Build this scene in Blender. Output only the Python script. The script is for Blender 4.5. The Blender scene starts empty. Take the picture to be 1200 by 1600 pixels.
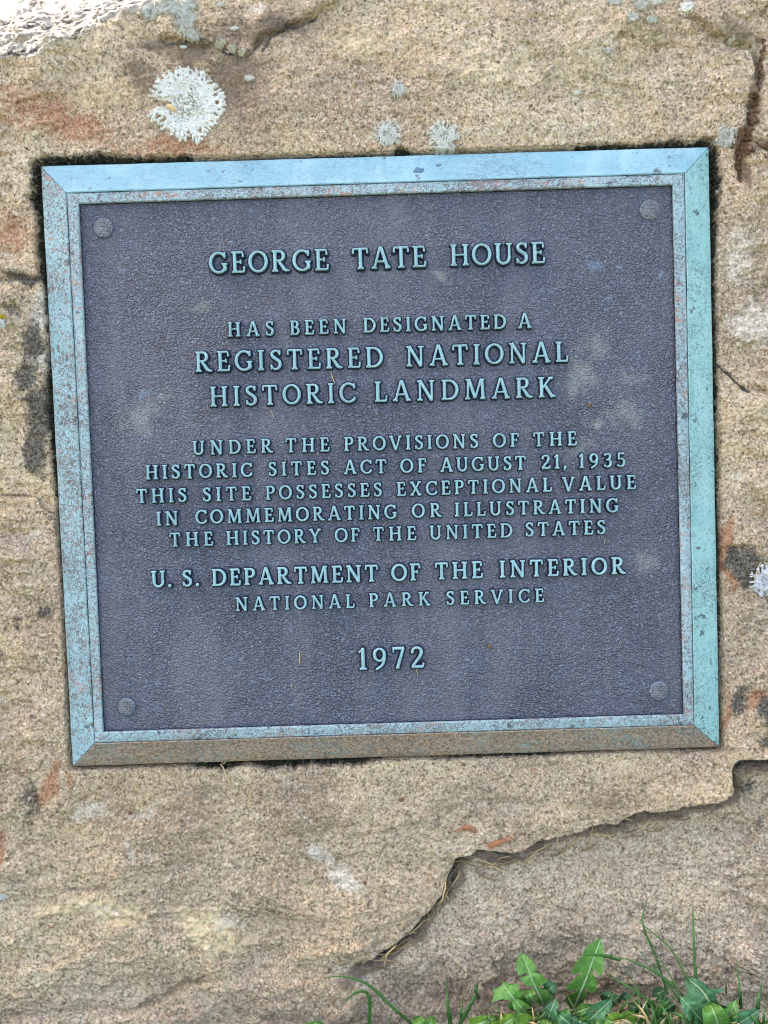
import bpy, math, random
import numpy as np
from mathutils import Matrix, Vector

R = math.radians
rng = np.random.default_rng(7)
random.seed(7)
S = bpy.context.scene
COL = S.collection

# ------------------------------------------------------------------ camera
# The plaque lies in a plane (u right, v up along the face, w out of it) that leans back.
LEAN, ZC, F = R(25), 0.378, 1202.0
MP = Matrix(((1, 0, 0, 0), (0, math.sin(LEAN), -math.cos(LEAN), 0), (0, math.cos(LEAN), math.sin(LEAN), ZC), (0, 0, 0, 1)))
MPn = np.array(MP)
def rod(r):
    th = np.linalg.norm(r); k = r / th
    K = np.array([[0, -k[2], k[1]], [k[2], 0, -k[0]], [-k[1], k[0], 0]])
    return np.eye(3) + math.sin(th) * K + (1 - math.cos(th)) * K @ K
A = rod(np.array([0.0363, -0.0014, -0.0326])) @ np.diag([1, -1, -1.0])
TV = np.array([0.0009, -0.0355, 0.539])
def P(x, y, w=0.0):
    """point of the face (u, v, w) seen at photo position x, y"""
    d = np.array([(x - 600) / F, (y - 800) / F, 1.0])
    ad, at = A.T @ d, A.T @ TV
    return ad * ((w + at[2]) / ad[2]) - at
def proj(p):
    X = np.asarray(p) @ A.T + TV
    return 600 + F * X[..., 0] / X[..., 2], 800 + F * X[..., 1] / X[..., 2]
def W(p):
    p = np.asarray(p, float)
    return p @ MPn[:3, :3].T + MPn[:3, 3]
PX = 0.539 / F                       # metres per photo pixel on the face

cd = bpy.data.cameras.new('camera'); cam = bpy.data.objects.new('camera', cd); COL.objects.link(cam)
cd.sensor_fit = 'VERTICAL'; cd.sensor_height = 36; cd.sensor_width = 27; cd.lens = 36 * F / 1600
cd.clip_start = 0.01; cd.clip_end = 200
cr, cdn, cf = (MPn[:3, :3] @ (A.T @ e) for e in np.eye(3))
cp = W(-A.T @ TV)
cam.matrix_world = Matrix(np.vstack([np.c_[cr, -cdn, -cf, cp], [0, 0, 0, 1]]).tolist())
S.camera = cam

# ------------------------------------------------------------------ light
SUN = Vector((-0.62, 0.80, 0.86)).normalized()
wd = bpy.data.worlds.new('World'); S.world = wd; wd.use_nodes = True
wn = wd.node_tree.nodes; wl = wd.node_tree.links
bg = wn['Background']; sk = wn.new('ShaderNodeTexSky'); sk.sky_type = 'NISHITA'; sk.sun_disc = False
sk.sun_elevation = math.asin(SUN.z); sk.sun_rotation = math.atan2(SUN.x, SUN.y)
sk.air_density = 1.0; sk.dust_density = 5.0; sk.ozone_density = 1.0
wl.new(sk.outputs[0], bg.inputs[0]); bg.inputs[1].default_value = 0.15
sl = bpy.data.lights.new('sun', 'SUN'); sl.energy = 2.2; sl.angle = R(0.5); sl.color = (1, 0.965, 0.91)
so = bpy.data.objects.new('sun', sl); COL.objects.link(so)
so.rotation_euler = SUN.to_track_quat('Z', 'Y').to_euler(); so.location = (0, 0, 5)
vs = S.view_settings; vs.view_transform = 'Standard'; vs.look = 'None'; vs.gamma = 1; vs.use_curve_mapping = False
S.display_settings.display_device = 'sRGB'
S.cycles.filter_width = 1.0
vs.exposure = 2.86
vs.use_white_balance = True; vs.white_balance_temperature = 7600; vs.white_balance_tint = 10   # set for open shade

# ------------------------------------------------------------------ helpers
def tag(o, label=None, cat=None, group=None, kind=None):
    for k, v in (('label', label), ('category', cat), ('group', group), ('kind', kind)):
        if v: o[k] = v
    return o
def link(o, parent=None):
    COL.objects.link(o)
    if parent is not None: o.parent = parent
    return o
def empty(name, mat=None, parent=None):
    o = bpy.data.objects.new(name, None); link(o, parent); o.empty_display_size = 0.02
    if mat is not None:
        if parent is None: o.matrix_world = mat
        else: o.matrix_basis = mat
    return o
def mesh(name, v, f, mats, smooth=True, fmat=None, attrs=None):
    me = bpy.data.meshes.new(name)
    v = np.asarray(v, np.float32)
    if isinstance(f, np.ndarray) and f.ndim == 2:
        n, k = f.shape
        me.vertices.add(len(v)); me.vertices.foreach_set('co', v.ravel())
        me.loops.add(n * k); me.loops.foreach_set('vertex_index', f.ravel().astype(np.int32))
        me.polygons.add(n); me.polygons.foreach_set('loop_start', np.arange(0, n * k, k, dtype=np.int32))
        me.update(calc_edges=True)
    else:
        me.from_pydata(v.tolist(), [], [list(map(int, q)) for q in f])
    for m in (mats if isinstance(mats, (list, tuple)) else [mats]): me.materials.append(m)
    if fmat is not None: me.polygons.foreach_set('material_index', np.asarray(fmat, np.int32))
    me.polygons.foreach_set('use_smooth', np.full(len(me.polygons), bool(smooth)))
    for an, av in (attrs or {}).items():
        a = me.color_attributes.new(an, 'FLOAT_COLOR', 'POINT')
        c = np.ones((len(v), 4), np.float32); c[:, :av.shape[1]] = av
        a.data.foreach_set('color', c.ravel())
    me.update()
    return me
def obj(name, me, parent=None, mat=None):
    o = bpy.data.objects.new(name, me); link(o, parent)
    if mat is not None: o.matrix_basis = mat
    return o
def T(x, y, z=0): return Matrix.Translation((x, y, z))

# numpy noise
_perm = np.random.default_rng(3).permutation(4096)
_ang = np.random.default_rng(4).uniform(0, 2 * math.pi, 4096)
def pn(x, y, seed=0):
    xi = np.floor(x).astype(np.int64); yi = np.floor(y).astype(np.int64); xf = x - xi; yf = y - yi
    def g(i, j, a, b):
        h = _perm[(_perm[(i + seed * 131) & 4095] + j) & 4095]; t = _ang[h]
        return np.cos(t) * a + np.sin(t) * b
    u = xf**3 * (xf * (6 * xf - 15) + 10); w = yf**3 * (yf * (6 * yf - 15) + 10)
    a = g(xi, yi, xf, yf) * (1 - u) + g(xi + 1, yi, xf - 1, yf) * u
    b = g(xi, yi + 1, xf, yf - 1) * (1 - u) + g(xi + 1, yi + 1, xf - 1, yf - 1) * u
    return (a * (1 - w) + b * w) * 1.4
def fbm(x, y, sc, oct=4, seed=0, gain=.5, ridge=False):
    t = 0; a = 1.0; s = 0
    for o in range(oct):
        n = pn(x / sc * 2**o + 17.3 * o, y / sc * 2**o + 9.1 * o, seed + o)
        if ridge: n = 1 - 2 * np.abs(n)
        t = t + n * a; s += a; a *= gain
    return t / s
def ss(a, b, x):
    t = np.clip((x - a) / (b - a), 0, 1); return t * t * (3 - 2 * t)
def seg_dist(px, py, pts):
    """distance to an open polyline and the sign of the side (positive: right of the walking direction in a y-down picture)"""
    best = np.full(px.shape, 1e9); side = np.zeros(px.shape)
    for (x1, y1), (x2, y2) in zip(pts, pts[1:]):
        dx, dy = x2 - x1, y2 - y1; L = dx * dx + dy * dy
        t = np.clip(((px - x1) * dx + (py - y1) * dy) / L, 0, 1)
        d = np.hypot(px - x1 - t * dx, py - y1 - t * dy)
        c = dx * (py - y1) - dy * (px - x1)
        m = d < best; best = np.where(m, d, best); side = np.where(m, np.sign(c), side)
    return best, side
def poly_sd(px, py, pts):
    """signed distance to a closed polygon, positive inside"""
    d = np.full(px.shape, 1e9); ins = np.zeros(px.shape, bool); n = len(pts)
    for i in range(n):
        (x1, y1), (x2, y2) = pts[i], pts[(i + 1) % n]
        dx, dy = x2 - x1, y2 - y1
        t = np.clip(((px - x1) * dx + (py - y1) * dy) / (dx * dx + dy * dy + 1e-18), 0, 1)
        d = np.minimum(d, np.hypot(px - x1 - t * dx, py - y1 - t * dy))
        c = (y1 > py) != (y2 > py)
        xx = x1 + (py - y1) / (dy if abs(dy) > 1e-12 else 1e-12) * dx
        ins ^= c & (px < xx)
    return np.where(ins, d, -d)
def caps_sd(px, py, pts, rad):
    """rounded stroke along a polyline, positive inside"""
    d = np.full(px.shape, -1e9)
    for (x1, y1), (x2, y2), r1, r2 in zip(pts, pts[1:], rad, rad[1:]):
        dx, dy = x2 - x1, y2 - y1
        t = np.clip(((px - x1) * dx + (py - y1) * dy) / (dx * dx + dy * dy + 1e-18), 0, 1)
        d = np.maximum(d, r1 + (r2 - r1) * t - np.hypot(px - x1 - t * dx, py - y1 - t * dy))
    return d
def contour(xs, ys, D):
    """cells of a grid clipped to D > 0 -> points (x, y, d), faces, outline edges"""
    V = []; key = {}; faces = []; edges = []
    def pt(k, x, y, d):
        if k not in key: key[k] = len(V); V.append((x, y, d))
        return key[k]
    ny, nx = D.shape
    on = D > 0
    anyc = on[:-1, :-1] | on[1:, :-1] | on[:-1, 1:] | on[1:, 1:]
    for j, i in zip(*np.nonzero(anyc)):
        c = ((i, j), (i + 1, j), (i + 1, j + 1), (i, j + 1))
        poly = []
        for a, b in zip(c, c[1:] + c[:1]):
            da, db = D[a[1], a[0]], D[b[1], b[0]]
            if da > 0: poly.append((pt(a, xs[a[0]], ys[a[1]], da), 0))
            if (da > 0) != (db > 0):
                t = da / (da - db); k = (min(a, b), max(a, b))
                poly.append((pt(k, xs[a[0]] + t * (xs[b[0]] - xs[a[0]]), ys[a[1]] + t * (ys[b[1]] - ys[a[1]]), 0.0), 1 if da > 0 else 2))
        if len(poly) >= 3:
            faces.append([q for q, _ in poly])
            for (q, a), (r, b) in zip(poly, poly[1:] + poly[:1]):
                if a == 1 and b == 2: edges.append((q, r))
    return np.array(V), faces, edges
def tube(pts, rad, n=6):
    pts = np.asarray(pts, float); V = []; Fc = []
    up = np.array([0.31, 0.2, 0.93])
    for i, p in enumerate(pts):
        t = pts[min(i + 1, len(pts) - 1)] - pts[max(i - 1, 0)]; t /= np.linalg.norm(t) + 1e-12
        a = np.cross(t, up); a /= np.linalg.norm(a) + 1e-12; b = np.cross(t, a)
        r = rad[i] if hasattr(rad, '__len__') else rad
        for k in range(n):
            q = 2 * math.pi * k / n; V.append(p + r * (math.cos(q) * a + math.sin(q) * b))
    for i in range(len(pts) - 1):
        for k in range(n):
            k2 = (k + 1) % n; Fc.append((i * n + k, i * n + k2, (i + 1) * n + k2, (i + 1) * n + k))
    Fc.append(tuple(range(n))[::-1]); Fc.append(tuple((len(pts) - 1) * n + k for k in range(n)))
    return V, Fc
def spline(pts, n=8):
    p = np.asarray(pts, float); q = np.vstack([2 * p[0] - p[1], p, 2 * p[-1] - p[-2]]); out = []
    for i in range(1, len(q) - 2):
        for t in np.linspace(0, 1, n, endpoint=False):
            out.append(.5 * (2 * q[i] + (q[i + 1] - q[i - 1]) * t + (2 * q[i - 1] - 5 * q[i] + 4 * q[i + 1] - q[i + 2]) * t**2 + (3 * q[i] - q[i - 1] - 3 * q[i + 1] + q[i + 2]) * t**3))
    return np.array(out + [p[-1]])

# ------------------------------------------------------------------ materials
class N:
    def __init__(s, name, rough=.8, spec=.3, metal=0.0):
        s.m = bpy.data.materials.new(name); s.m.use_nodes = True; s.t = s.m.node_tree; s.b = s.t.nodes['Principled BSDF']
        s.b.inputs['Roughness'].default_value = rough; s.b.inputs['Metallic'].default_value = metal
        s.b.inputs['Specular IOR Level'].default_value = spec
        s.co = s.t.nodes.new('ShaderNodeTexCoord').outputs['Object']
    def put(s, sock, v):
        if v is None: return
        if isinstance(v, bpy.types.NodeSocket): s.t.links.new(v, sock)
        elif isinstance(v, (tuple, list)) and len(v) == 3 and sock.type == 'RGBA': sock.default_value = (*v, 1)
        else: sock.default_value = v
    def map(s, scale=(1, 1, 1), rot=(0, 0, 0), loc=(0, 0, 0), co=None):
        n = s.t.nodes.new('ShaderNodeMapping'); s.put(n.inputs['Vector'], co or s.co)
        n.inputs['Scale'].default_value = scale; n.inputs['Rotation'].default_value = rot; n.inputs['Location'].default_value = loc
        return n.outputs[0]
    def noise(s, scale, detail=3, rough=.55, dist=0, co=None, col=False):
        n = s.t.nodes.new('ShaderNodeTexNoise'); s.put(n.inputs['Vector'], co or s.co)
        n.inputs['Scale'].default_value = scale; n.inputs['Detail'].default_value = detail
        n.inputs['Roughness'].default_value = rough; n.inputs['Distortion'].default_value = dist
        return n.outputs['Color' if col else 'Fac']
    def vor(s, scale, feature='F1', out='Distance', co=None, rand=1.0):
        n = s.t.nodes.new('ShaderNodeTexVoronoi'); n.feature = feature; s.put(n.inputs['Vector'], co or s.co)
        n.inputs['Scale'].default_value = scale; n.inputs['Randomness'].default_value = rand
        return n.outputs[out]
    def ramp(s, fac, stops, interp='LINEAR'):
        n = s.t.nodes.new('ShaderNodeValToRGB'); s.put(n.inputs[0], fac); e = n.color_ramp.elements; n.color_ramp.interpolation = interp
        while len(e) < len(stops): e.new(.5)
        for q, (p, c) in zip(e, stops):
            q.position = p; q.color = (*c, 1) if isinstance(c, (tuple, list)) else (c, c, c, 1)
        return n.outputs[0]
    def mix(s, fac, a, b, mode='MIX'):
        n = s.t.nodes.new('ShaderNodeMix'); n.data_type = 'RGBA'; n.blend_type = mode
        s.put(n.inputs[0], fac); s.put(n.inputs[6], a); s.put(n.inputs[7], b); return n.outputs[2]
    def math(s, op, a, b=None, clamp=False):
        n = s.t.nodes.new('ShaderNodeMath'); n.operation = op; n.use_clamp = clamp
        s.put(n.inputs[0], a); s.put(n.inputs[1], b); return n.outputs[0]
    def attr(s, name):
        n = s.t.nodes.new('ShaderNodeAttribute'); n.attribute_name = name
        q = s.t.nodes.new('ShaderNodeSeparateColor'); s.t.links.new(n.outputs['Color'], q.inputs[0]); return q.outputs
    def bump(s, h, dist, strength=1.0, nrm=None):
        n = s.t.nodes.new('ShaderNodeBump'); s.put(n.inputs['Height'], h); n.inputs['Distance'].default_value = dist
        n.inputs['Strength'].default_value = strength
        if nrm: s.put(n.inputs['Normal'], nrm)
        return n.outputs[0]
    def done(s, col, bump=None, rough=None):
        s.put(s.b.inputs['Base Color'], col)
        if bump: s.put(s.b.inputs['Normal'], bump)
        if rough is not None: s.put(s.b.inputs['Roughness'], rough)
        return s.m

def rock_material(name, warm, cool, contrast=1.0, grain=330):
    n = N(name, .9, .25)
    a = n.attr('stain_shade_a'); b = n.attr('stain_shade_b')
    big = n.noise(14, 5, .6, .4)
    col = n.mix(n.ramp(big, [(.36, 0), (.64, 1)]), cool, warm)
    patch = n.noise(7, 4, .6, .8, co=n.map((1, 1, 1), (0, 0, 0), (5, 2, 9)))
    col = n.mix(n.ramp(patch, [(.36, .7), (.5, 0)]), col, (.32, .215, .145))
    col = n.mix(n.ramp(patch, [(.52, 0), (.66, .6)]), col, (.69, .56, .38))
    mid = n.noise(70, 4, .6, .3)
    col = n.mix(n.ramp(mid, [(.35, .55), (.65, 0)]), col, n.mix(.5, cool, (.20, .145, .10)))
    # crumbly mineral grain, light and dark, with a few coloured crystals
    fine = n.noise(grain * 1.7, 4, .75, .6)
    g2 = n.noise(grain * .72, 3, .7, .5, co=n.map((1, 1, 1), (0, 0, 0), (3, 1, 2)))
    tint = n.noise(grain * .7, 2, .5, 0, co=n.map((1, 1, 1), (0, 0, 0), (7, 5, 2)), col=True)
    col = n.mix(.16, col, tint, 'SOFT_LIGHT')
    q = n.t.nodes.new('ShaderNodeSeparateColor'); n.t.links.new(n.vor(grain * .9, 'F1', 'Color'), q.inputs[0])
    orm = n.math('MULTIPLY', n.ramp(q.outputs[2], [(.80, 0), (.95, .55)]), n.ramp(mid, [(.4, 0), (.6, 1)]))
    col = n.mix(orm, col, (.46, .27, .13))
    col = n.mix(n.ramp(fine, [(.53, 0), (.70, .85 * contrast)]), col, (.88, .75, .56))
    col = n.mix(n.ramp(g2, [(.56, 0), (.72, .5 * contrast)]), col, (.78, .68, .52))
    col = n.mix(n.ramp(fine, [(.35, 1), (.49, 0)]), col, (.065, .046, .034))
    col = n.mix(n.ramp(g2, [(.30, .85), (.44, 0)]), col, (.12, .085, .06))
    # stain and crack-shade masks from the mesh, broken up by the grain
    thr = n.ramp(n.noise(200, 6, .85, .6), [(.28, 0), (.72, 1)])
    def m(sock, gain=1.9):
        return n.math('MULTIPLY', n.math('SUBTRACT', n.math('ADD', sock, n.math('MULTIPLY', sock, 1.0)), n.math('ADD', n.math('MULTIPLY', thr, 1.3), .08)), gain, True)
    def mm(sock, top):
        return n.math('MULTIPLY', m(sock), top)
    col = n.mix(mm(b[0], .7), col, n.mix(n.ramp(g2, [(.38, 0), (.56, 1)]), (.36, .26, .15), (.80, .62, .36)))         # ochre
    col = n.mix(mm(a[2], .75), col, n.mix(n.ramp(fine, [(.4, 0), (.6, 1)]), (.40, .33, .26), (.84, .75, .63)))        # pale
    soft = n.math('MULTIPLY', n.math('MULTIPLY', b[1], n.ramp(n.noise(33, 5, .7, .6), [(.3, .25), (.62, 1)])), .72, True)
    col = n.mix(soft, col, (.19, .118, .08))                # brown / purple grey
    col = n.mix(mm(b[1], .6), col, (.10, .068, .05))
    col = n.mix(mm(a[0], .7), col, n.mix(n.ramp(fine, [(.4, 0), (.6, 1)]), (.22, .075, .035), (.46, .20, .10)))        # rust
    col = n.mix(mm(b[2], .55), col, (.17, .155, .06))        # olive algae
    col = n.mix(mm(a[1], .92), col, n.mix(n.ramp(fine, [(.42, 0), (.66, 1)]), (.022, .020, .016), (.20, .175, .14)))    # black growth, dark cracks and veins, painted overhang shade
    h = n.math('ADD', n.math('MULTIPLY', n.noise(grain * .55, 5, .68), 1.0), n.math('MULTIPLY', n.vor(grain * .8, 'F1', 'Distance'), .45))
    bp = n.bump(h, .0042, 1.0)
    return n.done(col, bp, n.ramp(fine, [(.3, .8), (.7, .96)]))

M_UP = rock_material('tan_rock', (.63, .43, .245), (.525, .382, .258), 1.1)
M_LOW = rock_material('grainy_grey_rock', (.59, .41, .26), (.49, .36, .252), 1.2, 320)
M_LEDGE = rock_material('pale_ledge_rock', (.52, .48, .44), (.40, .37, .34), .8, 300)

def patina_material(name, turq, turq2, metal, specks, scale, stretch=(1, 1, 1), dirt=None, dirt_amt=0.0, rough=.55, copper=0.0, gloss=.45, area_k=.4, top=1.0):
    n = N(name, rough, gloss)
    c = n.mix(n.ramp(n.noise(28, 4, .6, .6), [(.35, 0), (.65, 1)]), turq, turq2)
    co = n.map(stretch)
    worm = n.noise(scale, 3, .6, 1.6, co=co)
    area = n.noise(17, 3, .6, .3)
    lim = n.math('SUBTRACT', worm, n.math('MULTIPLY', n.math('SUBTRACT', area, .5), area_k))
    mk = n.ramp(lim, [(max(specks - .09, 0), top), (specks + .05, 0)])
    c = n.mix(mk, c, metal)
    if copper:
        cm = n.math('MULTIPLY', n.ramp(n.noise(scale * .55, 3, .6, 1.0), [(.55, 0), (.62, 1)]), n.ramp(n.noise(40, 3, .6), [(.45, 0), (.6, copper)]))
        c = n.mix(cm, c, (.36, .15, .085))
    c = n.mix(n.ramp(n.noise(scale * .28, 2, .5), [(.66, 0), (.72, .8)]), c, (.03, .035, .04))
    # run-down streaks and scratches
    st = n.noise(60, 3, .6, .2, co=n.map((1.0, .12, 1.0)))
    c = n.mix(n.ramp(st, [(.55, 0), (.75, .35)]), c, n.mix(.5, turq2, (.55, .66, .68)))
    if dirt:
        dm = n.ramp(n.math('ADD', n.math('MULTIPLY', n.noise(22, 4, .65), .55), n.math('MULTIPLY', n.noise(480, 4, .8), 1.2)), [(.86 - dirt_amt * .3, 0), (1.02 - dirt_amt * .3, 1)])
        grit = n.mix(n.ramp(n.noise(520, 3, .7), [(.38, 0), (.62, 1)]), tuple(q * .55 for q in dirt), tuple(min(q * 1.7, 1) for q in dirt))
        c = n.mix(dm, c, grit)
    bp = n.bump(n.math('ADD', n.math('MULTIPLY', worm, .7), n.noise(scale * 1.8, 2, .6)), .0011, .6)
    return n.done(c, bp)

M_TOP = patina_material('sky_tinted_patina', (.15, .325, .39), (.22, .39, .445), (.08, .15, .20), .43, 420, (1, 2.2, 1), gloss=.5, area_k=.5, top=.7)  # sky light on the top slope is put into this bluer patina
M_LEFT = patina_material('worm_marked_patina', (.19, .34, .385), (.24, .40, .44), (.10, .085, .078), .50, 470, (1, 1, 1), copper=.5, area_k=.45)
M_RIGHT = patina_material('sea_green_patina', (.20, .41, .40), (.27, .46, .44), (.06, .095, .095), .46, 540, (1, 1, 1), area_k=.35, top=.85)
M_BOT = patina_material('dirt_crusted_patina', (.16, .24, .24), (.2, .28, .27), (.08, .06, .045), .5, 400, dirt=(.225, .15, .105), dirt_amt=.5)
M_LIP = patina_material('copper_speckled_patina', (.23, .36, .39), (.28, .40, .42), (.11, .09, .09), .50, 520, copper=.8, area_k=.35)

def field_material():
    n = N('dark_bronze_leather_grain', .5, .5)
    a = n.attr('stain')
    co = n.map((1, 1.0, 1), (0, 0, R(28)))
    wob = n.t.nodes.new('ShaderNodeVectorMath'); wob.operation = 'MULTIPLY_ADD'
    n.put(wob.inputs[0], n.noise(300, 2, .5, col=True)); wob.inputs[1].default_value = (.0016, .0016, 0); n.put(wob.inputs[2], co)
    st = n.map((560, 840, 300), co=wob.outputs[0])
    v = n.t.nodes.new('ShaderNodeTexVoronoi'); v.feature = 'F1'; n.put(v.inputs['Vector'], st); v.inputs['Scale'].default_value = 1
    d = v.outputs['Distance']
    base = n.mix(n.ramp(n.noise(11, 4, .6, .5), [(.35, 0), (.65, 1)]), (.073, .082, .121), (.101, .100, .134))
    base = n.mix(n.ramp(n.noise(70, 4, .65), [(.45, 0), (.7, .55)]), base, (.098, .085, .098))
    wornk = n.ramp(n.noise(26, 4, .65, .5, co=n.map((1, 1, 1), (0, 0, 0), (2, 2, 2))), [(.36, 1), (.64, .45)])
    base = n.mix(n.math('MULTIPLY', n.ramp(d, [(.22, .0), (.72, .9)]), wornk), base, (.026, .027, .042))
    base = n.mix(n.ramp(d, [(.05, .38), (.3, 0)]), base, (.23, .24, .30))  # crease shade and raised-grain highlights painted into the colour
    base = n.mix(n.ramp(n.noise(900, 2, .6), [(.55, 0), (.66, .6)]), base, (.24, .28, .36))  # sparkle of the grain painted as pale specks
    thr = n.ramp(n.noise(330, 6, .9, .6), [(.30, -.0), (.70, 1)])
    thr = n.math('ADD', n.math('MULTIPLY', thr, .8), n.math('MULTIPLY', n.ramp(n.noise(55, 5, .75, .8), [(.35, 0), (.65, 1)]), .55))
    def m(sock, g, top):
        return n.math('MULTIPLY', n.math('MULTIPLY', n.math('SUBTRACT', n.math('MULTIPLY', sock, 1.9), thr), g, True), top)
    run = n.noise(34, 4, .6, .2, co=n.map((1, .16, 1)))
    base = n.mix(n.ramp(run, [(.50, 0), (.70, .46)]), base, (.155, .150, .175))
    base = n.mix(m(a[0], 1.5, .72), base, (.235, .245, .235))     # chalky water stain, and the painted highlight on bolt rims
    base = n.mix(m(a[1], 1.3, .6), base, (.15, .22, .32))         # blue spots
    base = n.mix(m(a[2], 1.5, .85), base, (.035, .045, .085))      # dark blue towards the lower edges, and outline shade painted round bolts
    dust = n.ramp(n.vor(260, 'F1', 'Distance'), [(.05, 1), (.09, 0)])
    dust = n.math('MULTIPLY', dust, n.ramp(n.noise(30, 3, .6), [(.5, 0), (.65, .6)]))
    base = n.mix(dust, base, (.26, .22, .18))
    h = n.math('ADD', n.math('MULTIPLY', n.ramp(d, [(.1, 1), (.8, 0)]), 1.0), n.math('MULTIPLY', n.noise(900, 3, .6), .35))
    return n.done(base, n.bump(h, .0013, .9), n.ramp(n.noise(400, 3, .6), [(.3, .36), (.7, .58)]))
M_FIELD = field_material()

def letter_top():
    n = N('turquoise_letter_face', .5, .5)
    c = n.mix(n.ramp(n.noise(3.1, 4, .65, .5), [(.35, 0), (.65, 1)]), (.18, .365, .39), (.26, .46, .475))
    c = n.mix(n.ramp(n.noise(16, 4, .7), [(.50, 0), (.68, .85)]), c, (.085, .15, .18))
    c = n.mix(n.ramp(n.noise(7, 3, .7), [(.60, 0), (.74, .6)]), c, (.15, .135, .13))
    oi = n.t.nodes.new('ShaderNodeObjectInfo').outputs['Random']
    c = n.mix(n.ramp(oi, [(.2, .5), (.9, 0)]), c, n.mix(n.ramp(n.noise(2.2, 4, .7, .6, co=n.map((1, 1, 1), (0, 0, 0), (4, 3, 1))), [(.4, 0), (.62, 1)]), c, (.11, .20, .24)))
    c = n.mix(n.math('MULTIPLY', n.attr('edge')[0], .6), c, (.40, .60, .62))
    return n.done(c, n.bump(n.noise(22, 3, .6), .0009, .5))
M_LT = letter_top()
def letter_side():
    n = N('shade_dark_relief_side', .5, .4)
    c = n.mix(n.ramp(n.noise(9, 3, .6), [(.4, 0), (.65, 1)]), (.006, .010, .022), (.016, .032, .062))  # near-black colour stands in for shade round the raised edges
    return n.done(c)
M_LS = letter_side()

def simple(name, a, b, scale, rough=.7, spec=.3, bump=0.0, detail=3):
    n = N(name, rough, spec); f = n.noise(scale, detail, .6, .3)
    c = n.mix(n.ramp(f, [(.35, 0), (.65, 1)]), a, b)
    return n.done(c, n.bump(n.noise(scale * 2.5, 3, .6), bump, .7) if bump else None)
M_STRAW = simple('dry_straw', (.42, .27, .12), (.60, .45, .24), 160)
M_STRAWD = simple('weathered_straw', (.16, .105, .06), (.30, .21, .12), 160)
M_BARK = simple('brown_bark_fleck', (.10, .045, .025), (.25, .12, .06), 300, bump=.0006)
M_RED = simple('brick_red_fleck', (.30, .10, .045), (.46, .19, .09), 500, bump=.0006)
M_MOSS = simple('black_moss', (.010, .010, .007), (.05, .05, .032), 420, .95, .1, .001)
M_BROWN = simple('brown_crumbly_crust', (.06, .032, .02), (.21, .115, .07), 330, .95, .15, .001)
M_SOIL = simple('soil', (.05, .036, .024), (.13, .095, .065), 60, .95, .15, .004, 6)

def lichen_material(name, a, b, dark):
    n = N(name, .85, .2)
    at = n.attr('edge')
    c = n.mix(n.ramp(n.noise(420, 4, .65), [(.35, 0), (.65, 1)]), a, b)
    c = n.mix(n.ramp(n.noise(620, 3, .6, .8), [(.56, 0), (.68, .8)]), c, dark)
    return n.done(c, n.bump(n.noise(500, 4, .6), .0016, .9))
M_LI = lichen_material('pale_grey_lichen', (.66, .65, .60), (.78, .75, .68), (.13, .105, .085))
M_LIB = lichen_material('blue_grey_lichen', (.50, .49, .43), (.66, .64, .57), (.15, .125, .10))
M_LIY = lichen_material('yellow_lichen', (.45, .36, .03), (.60, .50, .06), (.2, .16, .04))
M_LIW = lichen_material('white_lichen', (.62, .62, .62), (.74, .74, .74), (.3, .3, .3))

def leaf_material(name, a, b, trans=.25):
    n = N(name, .5, .4)
    c = n.mix(n.ramp(n.noise(60, 4, .6, .4), [(.35, 0), (.65, 1)]), a, b)
    c = n.mix(n.ramp(n.vor(170, 'DISTANCE_TO_EDGE', 'Distance'), [(.0, .45), (.10, 0)]), c, tuple(min(q * 1.7, 1) for q in b))
    c = n.mix(n.ramp(n.noise(230, 2, .5), [(.74, 0), (.78, .8)]), c, (.12, .09, .03))
    tr = n.t.nodes.new('ShaderNodeBsdfTranslucent'); n.put(tr.inputs[0], c)
    mx = n.t.nodes.new('ShaderNodeMixShader'); mx.inputs[0].default_value = trans
    n.done(c, n.bump(n.noise(140, 3, .6), .0012, .6))
    n.t.links.new(n.b.outputs[0], mx.inputs[1]); n.t.links.new(tr.outputs[0], mx.inputs[2])
    n.t.links.new(mx.outputs[0], n.t.nodes['Material Output'].inputs[0])
    return n.m
M_LEAF = leaf_material('dandelion_green', (.078, .20, .036), (.112, .265, .055))
M_LEAFY = leaf_material('young_leaf_green', (.12, .25, .030), (.18, .32, .05))
M_LEAFD = leaf_material('blue_green_leaf', (.045, .15, .06), (.07, .20, .085))
M_RIB = simple('pale_midrib', (.24, .34, .17), (.32, .42, .24), 200)
M_GRASS = leaf_material('grass_green', (.040, .14, .028), (.075, .20, .042))
M_GRASSP = leaf_material('pale_grass_green', (.10, .16, .045), (.15, .22, .07))

# ------------------------------------------------------------------ ground
def build_ground():
    n = N('lawn_soil', .95, .1)
    c = n.mix(n.ramp(n.noise(3, 6, .65), [(.35, 0), (.65, 1)]), (.075, .105, .035), (.14, .15, .06))
    c = n.mix(n.ramp(n.noise(45, 5, .7), [(.4, 0), (.65, .8)]), c, (.15, .115, .075))
    m = n.done(c, n.bump(n.noise(60, 5, .7), .02, .8))
    g = np.unique(np.concatenate([np.linspace(-60, 60, 41), np.linspace(-1.5, 1.5, 61)]))
    X, Y = np.meshgrid(g, g); Z = fbm(X, Y, .35, 4, 50) * .02 * ss(4, 1, np.hypot(X, Y))
    k = len(g); i = np.arange(k * k).reshape(k, k)
    f = np.stack([i[:-1, :-1], i[:-1, 1:], i[1:, 1:], i[1:, :-1]], -1).reshape(-1, 4)
    o = obj('ground', mesh('ground', np.stack([X, Y, Z], -1).reshape(-1, 3), f, m))
    tag(o, kind='structure')
build_ground()

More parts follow.
